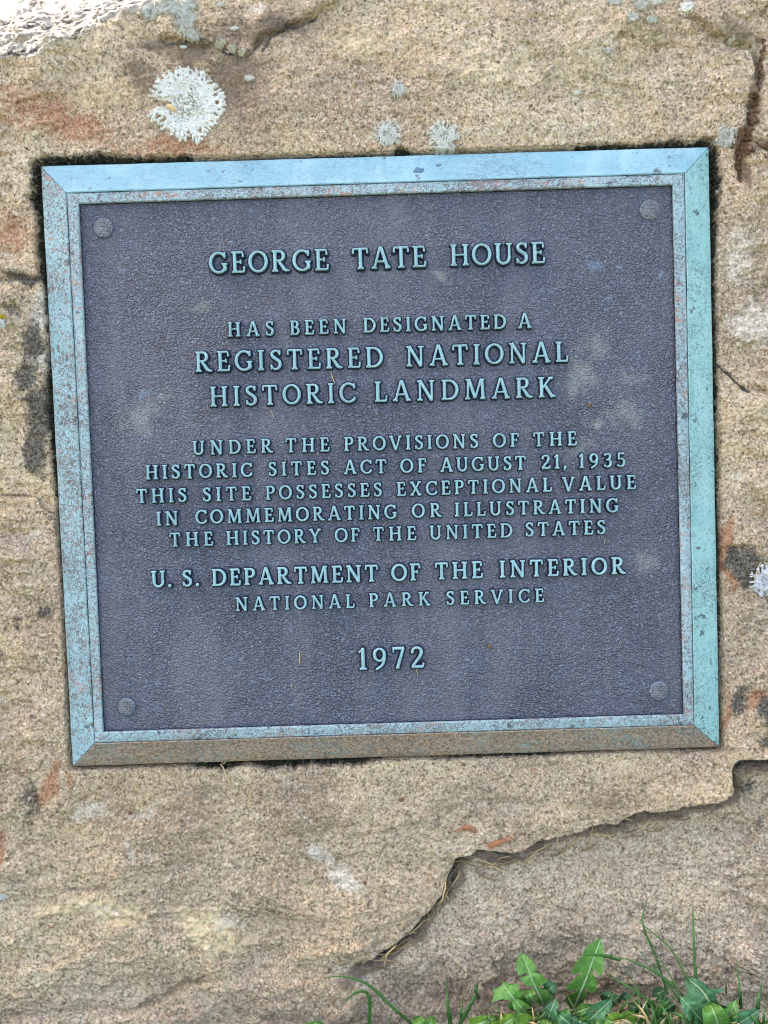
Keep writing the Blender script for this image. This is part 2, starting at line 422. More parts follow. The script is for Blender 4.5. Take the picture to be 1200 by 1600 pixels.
# ------------------------------------------------------------------ the boulder
OUT = [(64, 260), (1107, 230), (1124, 1167), (114, 1197)]
BEV = [(103.5, 301.5), (1070, 271), (1085, 1133), (147.5, 1161)]
INN = [(122.5, 318), (1051.5, 288.5), (1069, 1116.5), (161, 1144)]
CRACK = [(1420, 1150), (1300, 1170), (1215, 1180), (1150, 1186), (1138, 1200), (1136, 1234), (1095, 1250), (1060, 1256), (1010, 1270), (940, 1288), (880, 1300), (850, 1309), (815, 1325), (775, 1331),
         (740, 1329), (714, 1339), (704, 1368), (692, 1388), (662, 1424), (640, 1452), (604, 1478), (565, 1503), (530, 1520), (480, 1540), (400, 1560)]
TOPL = [(-900, 500), (-400, 230), (-60, 122), (0, 104), (60, 92), (120, 68), (180, 36), (250, 16), (330, 2), (500, -55), (800, -90), (1200, -90), (1500, -60), (2200, 200)]

def edge_gap(px, py):
    """width in photo pixels of the open joint round the plaque"""
    g = np.full(px.shape, .6)
    def seg(m, c, a, b, w, soft=25): return m * w * ss(a - soft, a + soft, c) * ss(b + soft, b - soft, c)
    L = px < 300; Rr = px > 900; Tt = (py < 330); B = py > 1130
    g = g + seg(L, py, 240, 440, 9) + seg(L, py, 580, 700, 6) + seg(L, py, 700, 770, 4)
    g = g + seg(Rr, py, 225, 400, 8) + seg(Rr, py, 400, 640, 4) + seg(Rr, py, 640, 1010, 2.5)
    g = g + seg(Tt, px, 40, 175, 8) + seg(Tt, px, 615, 640, 10, 8) + seg(Tt, px, 1010, 1130, 6)
    g = g + seg(B, px, 310, 370, 9) + seg(B, px, 400, 575, 8) + seg(B, px, 690, 860, 2.5)
    return g

def rock_height(u, v):
    px, py = proj(np.stack([u, v, np.zeros_like(u)], -1))
    wx = px + 14 * fbm(px, py, 60, 3, 90); wy = py + 14 * fbm(px, py, 60, 3, 95)
    w = .0022 + .010 * fbm(u, v, .30, 2, 1) + .0055 * fbm(u, v, .07, 4, 5) + .0016 * fbm(u * .8, v * 1.3, .016, 3, 11) + .0015 * fbm(u, v, .0055, 3, 15, .65)
    dq = -poly_sd(px, py, OUT) * PX                       # metres outside the plaque
    w = np.where(dq < .05, w * (.30 + .70 * ss(.0, .05, dq)) + .0022 * ss(.05, 0, dq), w)
    w = w - .0016 * ss(.34, .62, fbm(u * .9, v * 1.2, .013, 3, 71, .6)) * ss(.002, .01, dq)
    w = w + .0030 * np.exp(-((px - 1185) / 50) ** 2 - ((py - 520) / 60) ** 2)
    # plates and broken steps in the stone
    plates = fbm(u * .7 + .02 * fbm(u, v, .05, 3, 31), v * 1.5, .05, 3, 33, .5)
    lat = np.floor(plates * 5) + ss(.0, .22, plates * 5 - np.floor(plates * 5))
    w = w + (.0010 +   .0015 * np.maximum(np.maximum(ss(140, 60, px), ss(1100, 1140, px)), ss(1380, 1480, py))) * lat * ss(.004, .03, dq)
    # lower layer under the diagonal crack
    d, s = seg_dist(wx, wy, CRACK)
    drop = ss(480, 720, px) * (.6 + .4 * ss(700, 900, px))
    below = np.where(s < 0, d, -d) if False else d * (-s)
    step = ss(-1.0, 5.5, below) * drop
    w = w - .012 * step + .0075 * drop * ss(10, 260, below) * (below > 0)
    w = w - .0060 * drop * np.exp(-((below - 4 - 8 * drop) / 7.0) ** 2)
    w = w + .004 * drop * ss(-90, -6, below) * ss(4, -2, below)
    hid = 4 + 10 * drop
    masks = {'below': below * (drop > .02), 'crack': np.exp(-((below - hid - 5) / 12.0) ** 2) * ss(480, 580, px), 'core': np.exp(-((below - hid) / 5.5) ** 2) * ss(500, 620, px)}
    # lesser cracks: polyline, depth in mm, half width in px, drop below
    for pts, dep, hw, dr in (
        ([(0, 1593), (110, 1590), (215, 1582), (265, 1556), (325, 1533)], 2.2, 4, -4.5),
        ([(100, 1396), (135, 1390), (172, 1378)], 2.5, 2.5, -2.0),
        ([(-30, 772), (40, 778), (95, 790)], 3, 3.5, -3.0),
        ([(-20, 545), (40, 560), (85, 552)], 2.5, 3.5, -2.5),
        ([(-20, 440), (30, 436), (70, 440)], 3, 5, 2.0),
        ([(1113, 566), (1138, 588), (1160, 610), (1200, 622)], 3, 3, -3.0),
        ([(1118, 508), (1160, 497), (1182, 470), (1230, 462)], 1.8, 3, -2.5),
        ([(1126, 930), (1165, 926), (1215, 935)], 2.5, 3.5, -3.0),
        ([(1128, 850), (1170, 858), (1230, 848)], 2.0, 3.5, 3.0),
        ([(250, 66), (290, 72), (340, 74), (385, 88), (412, 62), (440, 44), (480, 28), (525, 6), (540, -40)], 3.0, 3, 3.5),
        ([(235, 80), (230, 50), (250, 10)], 2.0, 2.5, 2.0),
        ([(1065, 34), (1100, 52), (1140, 66), (1180, 82), (1210, 92)], 2.5, 3, 3.5),
        ([(1192, 60), (1183, 110), (1180, 150), (1168, 195), (1152, 230), (1150, 262), (1156, 285)], 5, 7, 0),
        ([(1158, 225), (1200, 238)], 4, 6, 0),
        ([(1140, 300), (1148, 320)], 2, 2.5, 0),
        ([(600, 65), (660, 78), (740, 105), (800, 140)], .9, 2.5, -1.2),
        ([(860, 145), (900, 152)], 1.2, 2, -.8),
        ([(968, 60), (972, 90), (980, 110)], 1.2, 2, .8),
        ([(930, 235), (1010, 220), (1060, 222), (1110, 230)], 2.0, 3.5, -.0),
        ([(330, 1330), (372, 1326)], 1.2, 2, -.7),
        ([(430, 1430), (464, 1413)], 1.4, 2, -.7),
        ([(640, 1212), (760, 1196), (900, 1204), (1040, 1190), (1110, 1180)], 1.3, 4, -2.0),
        ([(150, 1435), (215, 1440), (300, 1480), (380, 1500), (470, 1490)], 1.6, 5, -1.5),
        ([(30, 1180), (60, 1250), (40, 1320)], 2.0, 5, 1.5)):
        d, s = seg_dist(wx, wy, pts)
        x = np.asarray(pts)[:, 0]; fade = ss(0, 20, px - x.min() + 8) * ss(0, 20, x.max() - px + 8)
        w = w - dep * .001 * np.exp(-(d / hw) ** 2)
        if dr:
            bl = d * -s
            w = w + dr * .001 * ss(-2, 4, bl) * np.exp(-d / 45) * fade
    # rounded-off upper edge, then the sunlit ledge and the top of the boulder
    tx = np.interp(px, [p[0] for p in TOPL], [p[1] for p in TOPL]) + 9 * fbm(px, py, 45, 3, 77)
    s = np.maximum(tx - py, 0) * PX
    w = w - np.where(s < .012, s * s / .024 * 1.0, (s - .006) * 1.0)
    masks['ledge'] = ss(-1, 5, tx - py)
    led = masks['ledge'] * ss(.5, 0, s)
    w = w + led * (.0065 * fbm(u + v * .5, v * 3.2 - u * 1.3, .022, 4, 61, .6) + .0018 * fbm(u, v, .006, 3, 64))
    e = np.maximum(np.abs(u + .08) - .40, 0); w = w - 1.5 * e ** 2 - .9 * np.maximum(e - .12, 0)
    # recess cut for the plaque with its open joint
    gp = edge_gap(px, py) * np.clip(.72 + 1.3 * fbm(px, py, 18, 4, 41, .65), .12, 2) * PX
    w = np.where(dq < 0, -.016, np.where(dq < gp, -.015, np.where(dq < gp + .0025, np.minimum(w, -.010 + (dq - gp) / .0025 * .016), w)))
    masks.update(px=px, py=py, dq=dq, gp=gp)
    return w, masks

def stains_and_shade(u, v, k):
    px, py, dq = k['px'], k['py'], k['dq']
    wx = px + 26 * fbm(px, py, 70, 3, 120); wy = py + 26 * fbm(px, py, 70, 3, 125)
    def bl(cx, cy, rx, ry, a=0):
        c, s = math.cos(R(a)), math.sin(R(a)); x, y = wx - cx, wy - cy
        return np.exp(-(((x * c + y * s) / rx) ** 2 + ((-x * s + y * c) / ry) ** 2))
    def many(*L):
        t = 0
        for q in L:
            amp = q[5] if len(q) > 5 else 1
            t = np.maximum(t, bl(*q[:5]) * amp)
        return t
    def line(pts, hw, amp=1):
        d, _ = seg_dist(wx, wy, pts); return amp * np.exp(-(d / hw) ** 2)
    rust = many((95, 190, 150, 45, 15, .68), (40, 175, 120, 60, 0, .6), (280, 235, 110, 22, 0, .72), (470, 205, 90, 35, 0, .35), (75, 1225, 14, 50, 25, .95), (88, 1200, 10, 20, 0, .9), (118, 1214, 8, 10, 0, .9),
                (5, 1330, 16, 34, 0, .95), (735, 1292, 18, 5, 0, .9), (785, 1312, 26, 6, -20, .9), (1130, 850, 10, 60, 0, .95), (1136, 900, 8, 30, 0, .9), (1180, 1095, 26, 16, 0, .85),
                (1133, 1100, 9, 46, 0, .8), (1180, 1165, 30, 16, 0, .5), (20, 370, 60, 60, 0, .62), (70, 380, 20, 60, 0, .6), (1126, 640, 8, 40, 0, .5), (540, 130, 60, 40, 0, .3), (640, 20, 60, 40, 0, .38), (72, 1452, 8, 6, 0, .8), (840, 1195, 8, 5, 0, .8), (190, 1275, 30, 10, 0, .35))
    blk = many((62, 650, 24, 66, 8, .98), (58, 710, 22, 46, 0, .85), (58, 530, 22, 60, 0, .85), (50, 590, 30, 30, 0, .8), (40, 442, 50, 18, 0, .8), (20, 480, 26, 30, 0, .55), (1165, 885, 36, 28, 0, .98), (1140, 872, 14, 20, 0, .9), (1150, 1090, 22, 22, 0, .9), (1195, 1110, 24, 24, 0, .85),
               (1192, 1150, 20, 14, 0, .7), (60, 958, 18, 12, 0, .9), (40, 1240, 26, 30, 0, .62), (55, 1262, 16, 30, 0, .6), (1150, 720, 10, 8, 0, .6), (1128, 300, 6, 60, 0, .6), (25, 970, 14, 10, 0, .6), (1172, 1240, 30, 26, 0, .62), (1195, 1290, 16, 26, 0, .6),
               (440, 40, 70, 40, 0, .42), (360, 35, 50, 36, 0, .4))
    blk = np.maximum(blk, line([(410, 80), (450, 40), (500, 18)], 5, .75)); blk = np.maximum(blk, line([(255, 70), (340, 76), (385, 92)], 4, .7))
    blk = np.maximum(blk, line([(1113, 566), (1138, 588), (1160, 610)], 4, .85)); blk = np.maximum(blk, line([(0, 775), (92, 790)], 4, .6))
    blk = np.maximum(blk, .75 * np.exp(-np.maximum(dq - k['gp'], 0) / .0011) * ss(.0012, .0028, k['gp']) * (dq > 0))
    blk = np.maximum(blk, .95 * (dq < k['gp'] + .001))
    pale = many((160, 830, 40, 30, 0, .4), (40, 720, 40, 26, 0, .45), (55, 830, 46, 40, 0, .5), (140, 1265, 50, 26, -10, .62), (66, 490, 24, 40, 0, .85), (68, 565, 16, 24, 0, .8), (500, 1330, 40, 14, 30, .72), (540, 1365, 36, 22, 35, .78), (450, 1225, 70, 10, 15, .5), (225, 1265, 40, 12, -50, .58), (205, 1330, 12, 30, 0, .55), (235, 1335, 26, 18, 0, .45),
                (160, 1420, 60, 16, 5, .5), (400, 12, 24, 14, 0, .75), (1175, 505, 46, 46, 0, .78), (1155, 400, 40, 70, 0, .62), (1160, 760, 50, 40, 0, .4), (740, 205, 90, 20, 0, .45), (900, 200, 120, 22, 0, .42), (470, 190, 50, 20, 0, .38), (800, 1270, 60, 20, -10, .45), (350, 1440, 50, 30, 20, .5), (300, 1500, 60, 20, 10, .45), (60, 1080, 50, 60, 0, .4), (50, 910, 60, 30, 0, .35), (1180, 960, 40, 30, 0, .4), (560, 1520, 60, 26, 10, .5), (950, 1480, 40, 10, 40, .35))
    och = many((170, 1420, 90, 22, 5, .85), (320, 1445, 50, 34, 20, .9), (360, 1475, 40, 24, 0, .75), (95, 1420, 60, 14, 0, .7), (540, 1365, 30, 18, 35, .6), (800, 110, 240, 70, 0, .46), (560, 70, 120, 50, 0, .52), (150, 150, 120, 40, 0, .5), (20, 440, 40, 26, 0, .5), (60, 780, 20, 10, 0, .5), (1160, 330, 50, 40, 0, .35), (270, 1490, 60, 20, 0, .5), (1160, 250, 40, 20, 0, .3), (620, 1230, 120, 20, 0, .25), (560, 1545, 40, 12, 0, .6))
    brn = many((380, 150, 60, 90, 0, .55), (360, 60, 60, 50, 0, .62), (300, 95, 50, 20, 0, .55), (470, 30, 60, 36, 0, .6), (215, 110, 40, 30, 0, .4), (110, 140, 60, 20, -20, .4), (345, 165, 26, 60, 0, .45), (1120, 55, 70, 24, 15, .45), (620, 1410, 260, 60, -10, .32), (330, 1280, 260, 60, 0, .30), (700, 1240, 120, 30, 0, .3), (800, 1560, 320, 40, 0, .6), (600, 1590, 500, 26, 0, .5), (900, 1450, 90, 40, 0, .4), (830, 1350, 60, 20, -20, .5), (70, 960, 26, 26, 0, .4))
    blk = np.maximum(blk, .86 * k['core'])  # shade under the crack's overhang painted in black
    brn = np.maximum(brn, 1.0 * k['crack'])  # brown debris and the crack's shade painted as one band
    brn = np.maximum(brn, many((370, 130, 46, 70, 10, .95), (300, 90, 50, 24, 0, .9), (420, 45, 60, 30, -20, .95), (225, 120, 26, 30, 0, .7), (255, 75, 60, 16, -10, .7), (1150, 45, 50, 30, 10, .6))); brn = np.maximum(brn, line([(1188, 100), (1180, 160), (1152, 230), (1150, 262), (1156, 285)], 7, .9)); brn = np.maximum(brn, line([(1158, 225), (1200, 240)], 9, .9))
    brn = np.maximum(brn, line([(215, 1582), (265, 1556), (325, 1533)], 8, .6)); brn = np.maximum(brn, line([(100, 1396), (172, 1378)], 4, .6))
    brn = np.maximum(brn, .5 * ss(1180, 1230, wy) * ss(90, 200, wx) * ss(1120, 960, wx) * np.clip(.75 + .9 * fbm(px, py, 120, 3, 140), .2, 1.3) * ss(1500, 1200, py))
    olv = many((900, 110, 180, 70, 0, .5), (1000, 45, 120, 40, 0, .55), (960, 150, 100, 50, 0, .42), (30, 520, 40, 60, 0, .5), (70, 1440, 60, 26, 0, .3), (1185, 470, 12, 30, 0, .6), (1165, 480, 12, 26, 0, .5), (1160, 1225, 40, 20, 0, .5), (360, 1590, 60, 12, 0, .4), (1140, 60, 60, 26, 0, .5), (300, 60, 30, 14, 0, .4))
    olv = np.maximum(olv, line([(250, 1560), (320, 1535)], 8, .4))
    sa = np.stack([rust, blk, pale], -1); sb = np.stack([och, brn, olv], -1)
    led = k['ledge'][..., None]
    sa = sa * (1 - led) ; sb = sb * (1 - led * .9)
    vein = ss(.13, .42, fbm(u + v * .5, v * 3.2 - u * 1.3, .022, 4, 61, .6) * -1.6 + .35 * fbm(u * .6, v * 2 - u * .8, .006, 3, 66))
    sa[..., 1] = np.maximum(sa[..., 1], k['ledge'] * vein * .88)
    return np.clip(sa, 0, 1), np.clip(sb, 0, 1)

def build_boulder():
    uf = np.arange(-.302, .303, .00105); vf = np.arange(-.425, .362, .00105)
    us = np.concatenate([-1.05 + np.arange(60) / 60 * (.748), uf, .302 + (np.arange(1, 45) / 44) * .55])
    vs_ = np.concatenate([-.50 + np.arange(10) / 10 * .075, vf, .362 + (np.arange(1, 50) / 49) * .34])
    U, V = np.meshgrid(us, vs_)
    w, k = rock_height(U, V)
    sa, sb = stains_and_shade(U, V, k)
    ny, nx = U.shape
    pts = W(np.stack([U, V, w], -1).reshape(-1, 3))
    idx = np.arange(nx * ny).reshape(ny, nx)
    fc = np.stack([idx[:-1, :-1], idx[:-1, 1:], idx[1:, 1:], idx[1:, :-1]], -1).reshape(-1, 4)
    fmid = lambda a: .25 * (a[:-1, :-1] + a[1:, :-1] + a[:-1, 1:] + a[1:, 1:]).ravel()
    led = fmid(k['ledge']) > .5
    low = (fmid(k['below']) > 0) & (fmid(np.where(k['px'] > 560, 1.0, 0.0)) > .5) & ~led
    root = empty('boulder', T(0, .15, 0))
    tag(root, 'big tan weathered boulder with a bronze plaque set into its face', 'boulder')
    org = np.array([0, .15, 0.0])
    ca = sa.reshape(-1, 3); cb = sb.reshape(-1, 3)
    # body: close the shell behind
    ring = np.concatenate([idx[0, :], idx[1:, -1], idx[-1, -2::-1], idx[-2:0:-1, 0]])
    rv = pts[ring]; c = rv.mean(0)
    r2 = np.stack([c[0] + (rv[:, 0] - c[0]) * .93, np.maximum(rv[:, 1], 0) * .6 + .80, rv[:, 2] * .8 - .06], -1)
    nb = len(pts)
    def part(name, sel, mat, extra=False):
        f = fc[sel]; used, inv = np.unique(f, return_inverse=True)
        p = pts[used] - org; ff = inv.reshape(f.shape).tolist() if extra else inv.reshape(f.shape)
        a, b = ca[used], cb[used]
        if extra:
            lut = {g: i for i, g in enumerate(used)}; base = len(used); n = len(ring)
            p = np.vstack([p, r2 - org, (r2.mean(0) + np.array([0, .1, .05]) - org)[None]])
            a = np.vstack([a, np.zeros((n + 1, 3))]); b = np.vstack([b, np.zeros((n + 1, 3))])
            for i in range(n):
                j = (i + 1) % n
                if ring[i] in lut and ring[j] in lut: ff.append([lut[ring[i]], base + i, base + j, lut[ring[j]]])
                ff.append([base + i, base + n, base + j])
        me = mesh(name, p, ff, mat, True, None, {'stain_shade_a': a, 'stain_shade_b': b})
        return obj(name, me, root)
    part('rock_face', ~led & ~low, M_UP, False)
    part('lower_layer', low, M_LOW)
    part('sunlit_ledge', led, M_LEDGE)
    # back of the boulder
    n = len(ring)
    bp = np.vstack([rv, r2, (r2.mean(0) + np.array([0, .12, .05]))[None]]) - org
    bf = []
    for i in range(n):
        j = (i + 1) % n; bf.append([i, n + i, n + j, j]); bf.append([n + i, 2 * n, n + j])
    z = np.zeros((len(bp), 3))
    obj('rock_back', mesh('rock_back', bp, bf, M_UP, True, None, {'stain_shade_a': z, 'stain_shade_b': z}), root)
build_boulder()
def rock_w(x, y):
    """height of the stone at photo position x, y"""
    p = P(x, y); w, _ = rock_height(np.array([p[0]]), np.array([p[1]])); return float(w[0])
def on_rock(x, y, lift=0.0):
    w = rock_w(x, y); w = max(w, -.012); return P(x, y, w + lift)

# ------------------------------------------------------------------ the plaque
PL = empty('plaque', MP @ T(0, 0, 0))
tag(PL, 'dark bronze landmark plaque with turquoise sloping frame and raised lettering', 'plaque')
WF, WO, WB, WL = .0094, .0030, .0112, .0120     # heights of field, outer rim, bevel top, lip
def quad(px, w): return [P(x, y, w) for x, y in px]
qo, qb, qi = quad(OUT, WO), quad(BEV, WB), quad(INN, WL)
def lerp(a, b, t): return a + (b - a) * t
def build_frame():
    mats = (M_TOP, M_RIGHT, M_BOT, M_LEFT)
    prof = [(0, None), (.012, .0006), (.05, .0016), (.25, .0032), (.5, .0050), (.72, .0066), (.88, .0077), (.94, .0084), (.965, .0088), (.985, .0086), (1, .0082)]
    for k in range(4):
        a, b, c, d = qo[k], qo[(k + 1) % 4], qb[(k + 1) % 4], qb[k]
        n = 60; V = []
        g = .00035
        for i in range(n + 1):
            t = i / n
            for s, h in prof:
                p = lerp(lerp(a, d, s), lerp(b, c, s), t)
                z = -.013 if h is None else WO + h
                wob = .00018 * math.sin(37 * t + k * 2 + 5 * s) + .00012 * math.sin(91 * t + 3 * k)
                V.append((p[0], p[1], z + (wob if h else 0)))
            if i in (0, n):
                e = (np.array(b) - a); e /= np.linalg.norm(e); sg = g if i == 0 else -g
                for q in range(len(prof)):
                    x = V[-1 - q]; V[-1 - q] = (x[0] + e[0] * sg * .5, x[1] + e[1] * sg * .5, x[2] - (.0004 if 0 < len(prof) - 1 - q else 0))
        m = len(prof)
        f = [(i * m + j, i * m + j + 1, (i + 1) * m + j + 1, (i + 1) * m + j) for i in range(n) for j in range(m - 1)]
        me = mesh('frame_bevel', V, [q[::-1] for q in f], mats[k])
        obj('frame_bevel', me, PL)
    V = []; Fc = []
    pr = [(0, WO + .0076), (.04, WB - .0003), (.12, WB + .0002), (.5, WL - .0001), (.88, WL + .0001), (.955, WL - .0002), (.985, WL - .0006), (1.0, WL - .0016), (1.004, WF - .002)]
    for k in range(4):
        for s, h in pr:
            p = lerp(qb[k], qi[k], s); V.append((p[0], p[1], h))
    m = len(pr)
    fmi = []
    for k in range(4):
        for j in range(m - 1):
            fmi.append(1 if j >= m - 2 else 0); k2 = (k + 1) % 4; Fc.append((k * m + j, k2 * m + j, k2 * m + j + 1, k * m + j + 1))
    # long sides need more than one quad to carry a slightly uneven hand-finished edge
    obj('frame_lip', mesh('frame_lip', V, Fc, [M_LIP, M_LS], False, fmi), PL)  # inner wall's near black joins dark patina with painted lip shadow
build_frame()

def build_field():
    c = quad(INN, WF)
    nx, ny = 620, 540
    s, t = np.meshgrid(np.linspace(-.004, 1.004, nx), np.linspace(-.004, 1.004, ny))
    p = (c[0] * ((1 - s) * (1 - t))[..., None] + c[1] * (s * (1 - t))[..., None] + c[2] * (s * t)[..., None] + c[3] * ((1 - s) * t)[..., None])
    px, py = proj(p)
    edge = np.minimum(np.minimum(s, 1 - s) * .415, np.minimum(t, 1 - t) * .37)
    p[..., 2] = WF + .00045 * fbm(p[..., 0], p[..., 1], .06, 3, 200) - .0007 * np.exp(-np.maximum(edge, 0) / .0012)
    wx = px + 22 * fbm(px, py, 50, 3, 210); wy = py + 22 * fbm(px, py, 50, 3, 213)
    def bl(cx, cy, rx, ry, a=1): return a * np.exp(-((wx - cx) / rx) ** 2 - ((wy - cy) / ry) ** 2)
    chalk = np.max([bl(222, 645, 40, 30, .66), bl(255, 625, 34, 22, .52), bl(190, 655, 26, 36, .5), bl(240, 668, 30, 14, .5), bl(690, 432, 20, 12, .75), bl(930, 540, 40, 50, .62), bl(905, 590, 34, 40, .7), bl(985, 590, 36, 30, .55), bl(925, 660, 18, 14, .75), bl(980, 645, 60, 40, .62),
                    bl(1010, 880, 34, 26, .55), bl(310, 480, 34, 22, .5), bl(360, 450, 20, 14, .45), bl(700, 385, 20, 14, .5), bl(900, 700, 70, 40, .42), bl(440, 560, 90, 26, .36), bl(620, 430, 90, 22, .42), bl(430, 440, 70, 20, .42), bl(170, 330, 40, 30, .3), bl(610, 620, 200, 18, .32), bl(180, 420, 30, 40, .35), bl(350, 690, 40, 18, .35), bl(1000, 470, 40, 60, .33)], 0)
    blue = np.max([bl(930, 418, 10, 12, .75), bl(973, 420, 6, 6, .8), bl(1032, 425, 5, 10, .9), bl(952, 468, 12, 10, .5), bl(366, 378, 6, 6, .85), bl(223, 617, 8, 8, .95), bl(190, 425, 6, 16, .7), bl(362, 1025, 16, 6, .6), bl(150, 680, 12, 18, .5), bl(985, 1028, 6, 6, .6), bl(370, 745, 5, 4, .6), bl(700, 1050, 14, 10, .35), bl(160, 900, 12, 40, .45), bl(580, 430, 90, 6, .25)], 0)
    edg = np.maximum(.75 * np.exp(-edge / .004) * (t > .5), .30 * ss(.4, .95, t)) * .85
    idx = np.arange(nx * ny).reshape(ny, nx)
    f = np.stack([idx[:-1, :-1], idx[1:, :-1], idx[1:, 1:], idx[:-1, 1:]], -1).reshape(-1, 4)
    me = mesh('field_panel', p.reshape(-1, 3), f, M_FIELD, True, None, {'stain': np.stack([chalk, blue, edg], -1).reshape(-1, 3)})
    obj('field_panel', me, PL)
    for (x, y, r) in ((162, 356, 15.0), (1015, 328, 15.5), (198, 1104, 14.0), (1029.5, 1079, 15.0)):
        q = P(x, y, WF); rr = r * PX
        prof = [(0, .0016), (.3, .0016), (.6, .0015), (.84, .0014), (.93, .0010), (.975, .0003), (1.0, -.0001), (1.09, .00004)]
        V = []; Fc = []; n = 40
        for s, h in prof:
            for k in range(n): V.append((rr * s * math.cos(k * 2 * math.pi / n), rr * s * math.sin(k * 2 * math.pi / n), h))
        for i in range(len(prof) - 1):
            for k in range(n):
                k2 = (k + 1) % n; Fc.append((i * n + k, (i + 1) * n + k, (i + 1) * n + k2, i * n + k2))
        rad_ = np.repeat([q for q, _ in prof], n)
        st = np.stack([np.where(rad_ < .9, .5, np.where(rad_ < .97, .95, 0)), np.where(rad_ < .9, .3, .6), np.where(rad_ > .98, 1.6, 0)], -1)  # light rim and dark outer ring paint in highlight and outline shade
        o = obj('bolt_cover', mesh('bolt_cover', V, Fc, M_FIELD, True, None, {'stain': st}), PL, T(q[0], q[1], WF))
build_field()

# ------------------------------------------------------------------ letters
ST, TH, SF = .078, .052, .036
def bx(x1, y1, x2, y2, h1, h2=None):
    h2 = h1 if h2 is None else h2; L = math.hypot(x2 - x1, y2 - y1); nx, ny = -(y2 - y1) / L, (x2 - x1) / L
    return ('p', [(x1 + nx * h1, y1 + ny * h1), (x1 - nx * h1, y1 - ny * h1), (x2 - nx * h2, y2 - ny * h2), (x2 + nx * h2, y2 + ny * h2)])
def serif(x, y, s=1, L=.15, R_=None, hw=ST):
    R_ = L if R_ is None else R_
    return ('p', [(x - L, y), (x + R_, y), (x + R_, y + s * .055), (x + hw * .9, y + s * .13), (x - hw * .9, y + s * .13), (x - L, y + s * .055)])
def arc(cx, cy, rx, ry, a0, a1, thick=ST, thin=TH, n=22):
    A_ = np.linspace(R(a0), R(a1), n)
    return ('c', [(cx + rx * math.cos(t), cy + ry * math.sin(t)) for t in A_], [thin + (thick - thin) * abs(math.cos(t)) ** 1.3 for t in A_])
def stem(x, s=True, hw=ST, y0=0, y1=1):
    r = [bx(x, y0, x, y1, hw)]
    if s: r += [serif(x, 0, 1, hw=hw), serif(x, 1, -1, hw=hw)]
    return r
def tick(x, y, l, lean=0): return bx(x, y, x + lean, y + l, .030, .052)
G = {}
G['A'] = (.90, [bx(.13, 0, .43, 1.02, TH), bx(.77, 0, .455, 1.02, ST), bx(.22, .33, .66, .33, .045), serif(.12, 0, 1, .12, .14, TH), serif(.78, 0, 1, .14, .12)])
G['B'] = (.68, stem(.18) + [bx(.18, .95, .34, .95, .05), arc(.34, .745, .20, .205, 90, -90), bx(.18, .54, .38, .54, .045), arc(.36, .285, .235, .235, 90, -90), bx(.18, .05, .36, .05, .05)])
G['C'] = (.80, [arc(.46, .5, .385, .455, 42, 318), bx(.725, .70, .755, .98, .045, .03), bx(.735, .30, .75, .12, .05, .03)])
G['D'] = (.88, stem(.18) + [bx(.18, .95, .38, .95, .05), arc(.38, .5, .415, .45, 90, -90), bx(.18, .05, .38, .05, .05)])
G['E'] = (.66, stem(.18) + [bx(.18, .95, .56, .95, .05), bx(.18, .51, .46, .51, .045), bx(.18, .05, .60, .05, .05), tick(.56, .96, -.24, .015), tick(.60, .03, .26, .03), bx(.46, .41, .46, .61, .04)])
G['F'] = (.62, stem(.18) + [bx(.18, .95, .56, .95, .05), bx(.18, .51, .44, .51, .045), tick(.56, .96, -.24, .015), bx(.44, .41, .44, .61, .04)])
G['G'] = (.88, [arc(.46, .5, .385, .455, 45, 325), bx(.735, .70, .755, .98, .045, .03), bx(.74, .10, .74, .42, ST), serif(.74, .48, -1, .16, .13)])
G['H'] = (.92, stem(.18) + stem(.74) + [bx(.18, .51, .74, .51, .045)])
G['I'] = (.36, stem(.18))
G['K'] = (.86, stem(.18) + [bx(.20, .42, .64, .99, .048), bx(.36, .58, .72, 0, ST), serif(.65, 1, -1, .13, .12, TH), serif(.73, 0, 1, .13, .13)])
G['L'] = (.64, stem(.18) + [bx(.18, .05, .58, .05, .05), tick(.58, .03, .28, .03)])
G['M'] = (1.08, [bx(.16, 0, .21, 1, TH), bx(.22, 1, .53, .06, ST), bx(.53, .06, .83, 1, .05), bx(.87, 1, .92, 0, ST), bx(.83, 1, .90, 1 - .12, .06), serif(.16, 0, 1, .13, .13, TH), serif(.92, 0, 1, .14, .14), serif(.20, 1, -1, .13, .05, TH), serif(.87, 1, -1, .05, .13)])
G['N'] = (.94, [bx(.18, 0, .18, 1, TH), bx(.17, 1, .76, .0, ST), bx(.76, 0, .76, 1, TH), serif(.18, 0, 1, .14, .14, TH), serif(.76, 1, -1, .14, .14, TH), serif(.16, 1, -1, .12, .05, TH)])
G['O'] = (.92, [arc(.46, .5, .385, .455, 0, 360, n=40)])
G['P'] = (.68, stem(.18) + [bx(.18, .95, .38, .95, .05), arc(.38, .72, .215, .23, 90, -90), bx(.18, .49, .38, .49, .045)])
G['R'] = (.84, stem(.18) + [bx(.18, .95, .38, .95, .05), arc(.38, .735, .205, .215, 90, -90), bx(.18, .52, .38, .52, .045), ('c', [(.34, .50), (.46, .33), (.60, .12), (.70, .055), (.82, .05)], [.06, .075, .08, .062, .04])])
def smooth_stroke(pts, rad, n=6):
    q = spline(np.c_[np.asarray(pts), np.asarray(rad)], n); return ('c', [tuple(a[:2]) for a in q], [a[2] for a in q])
G['S'] = (.62, [smooth_stroke([(.50, .80), (.42, .92), (.29, .945), (.15, .86), (.14, .71), (.26, .59), (.40, .49), (.51, .37), (.50, .17), (.36, .055), (.22, .06), (.10, .20)], [.05, .052, .055, .065, .075, .08, .08, .078, .07, .055, .05, .05]), bx(.505, .72, .525, .98, .045, .03), bx(.10, .28, .085, .03, .045, .03)])
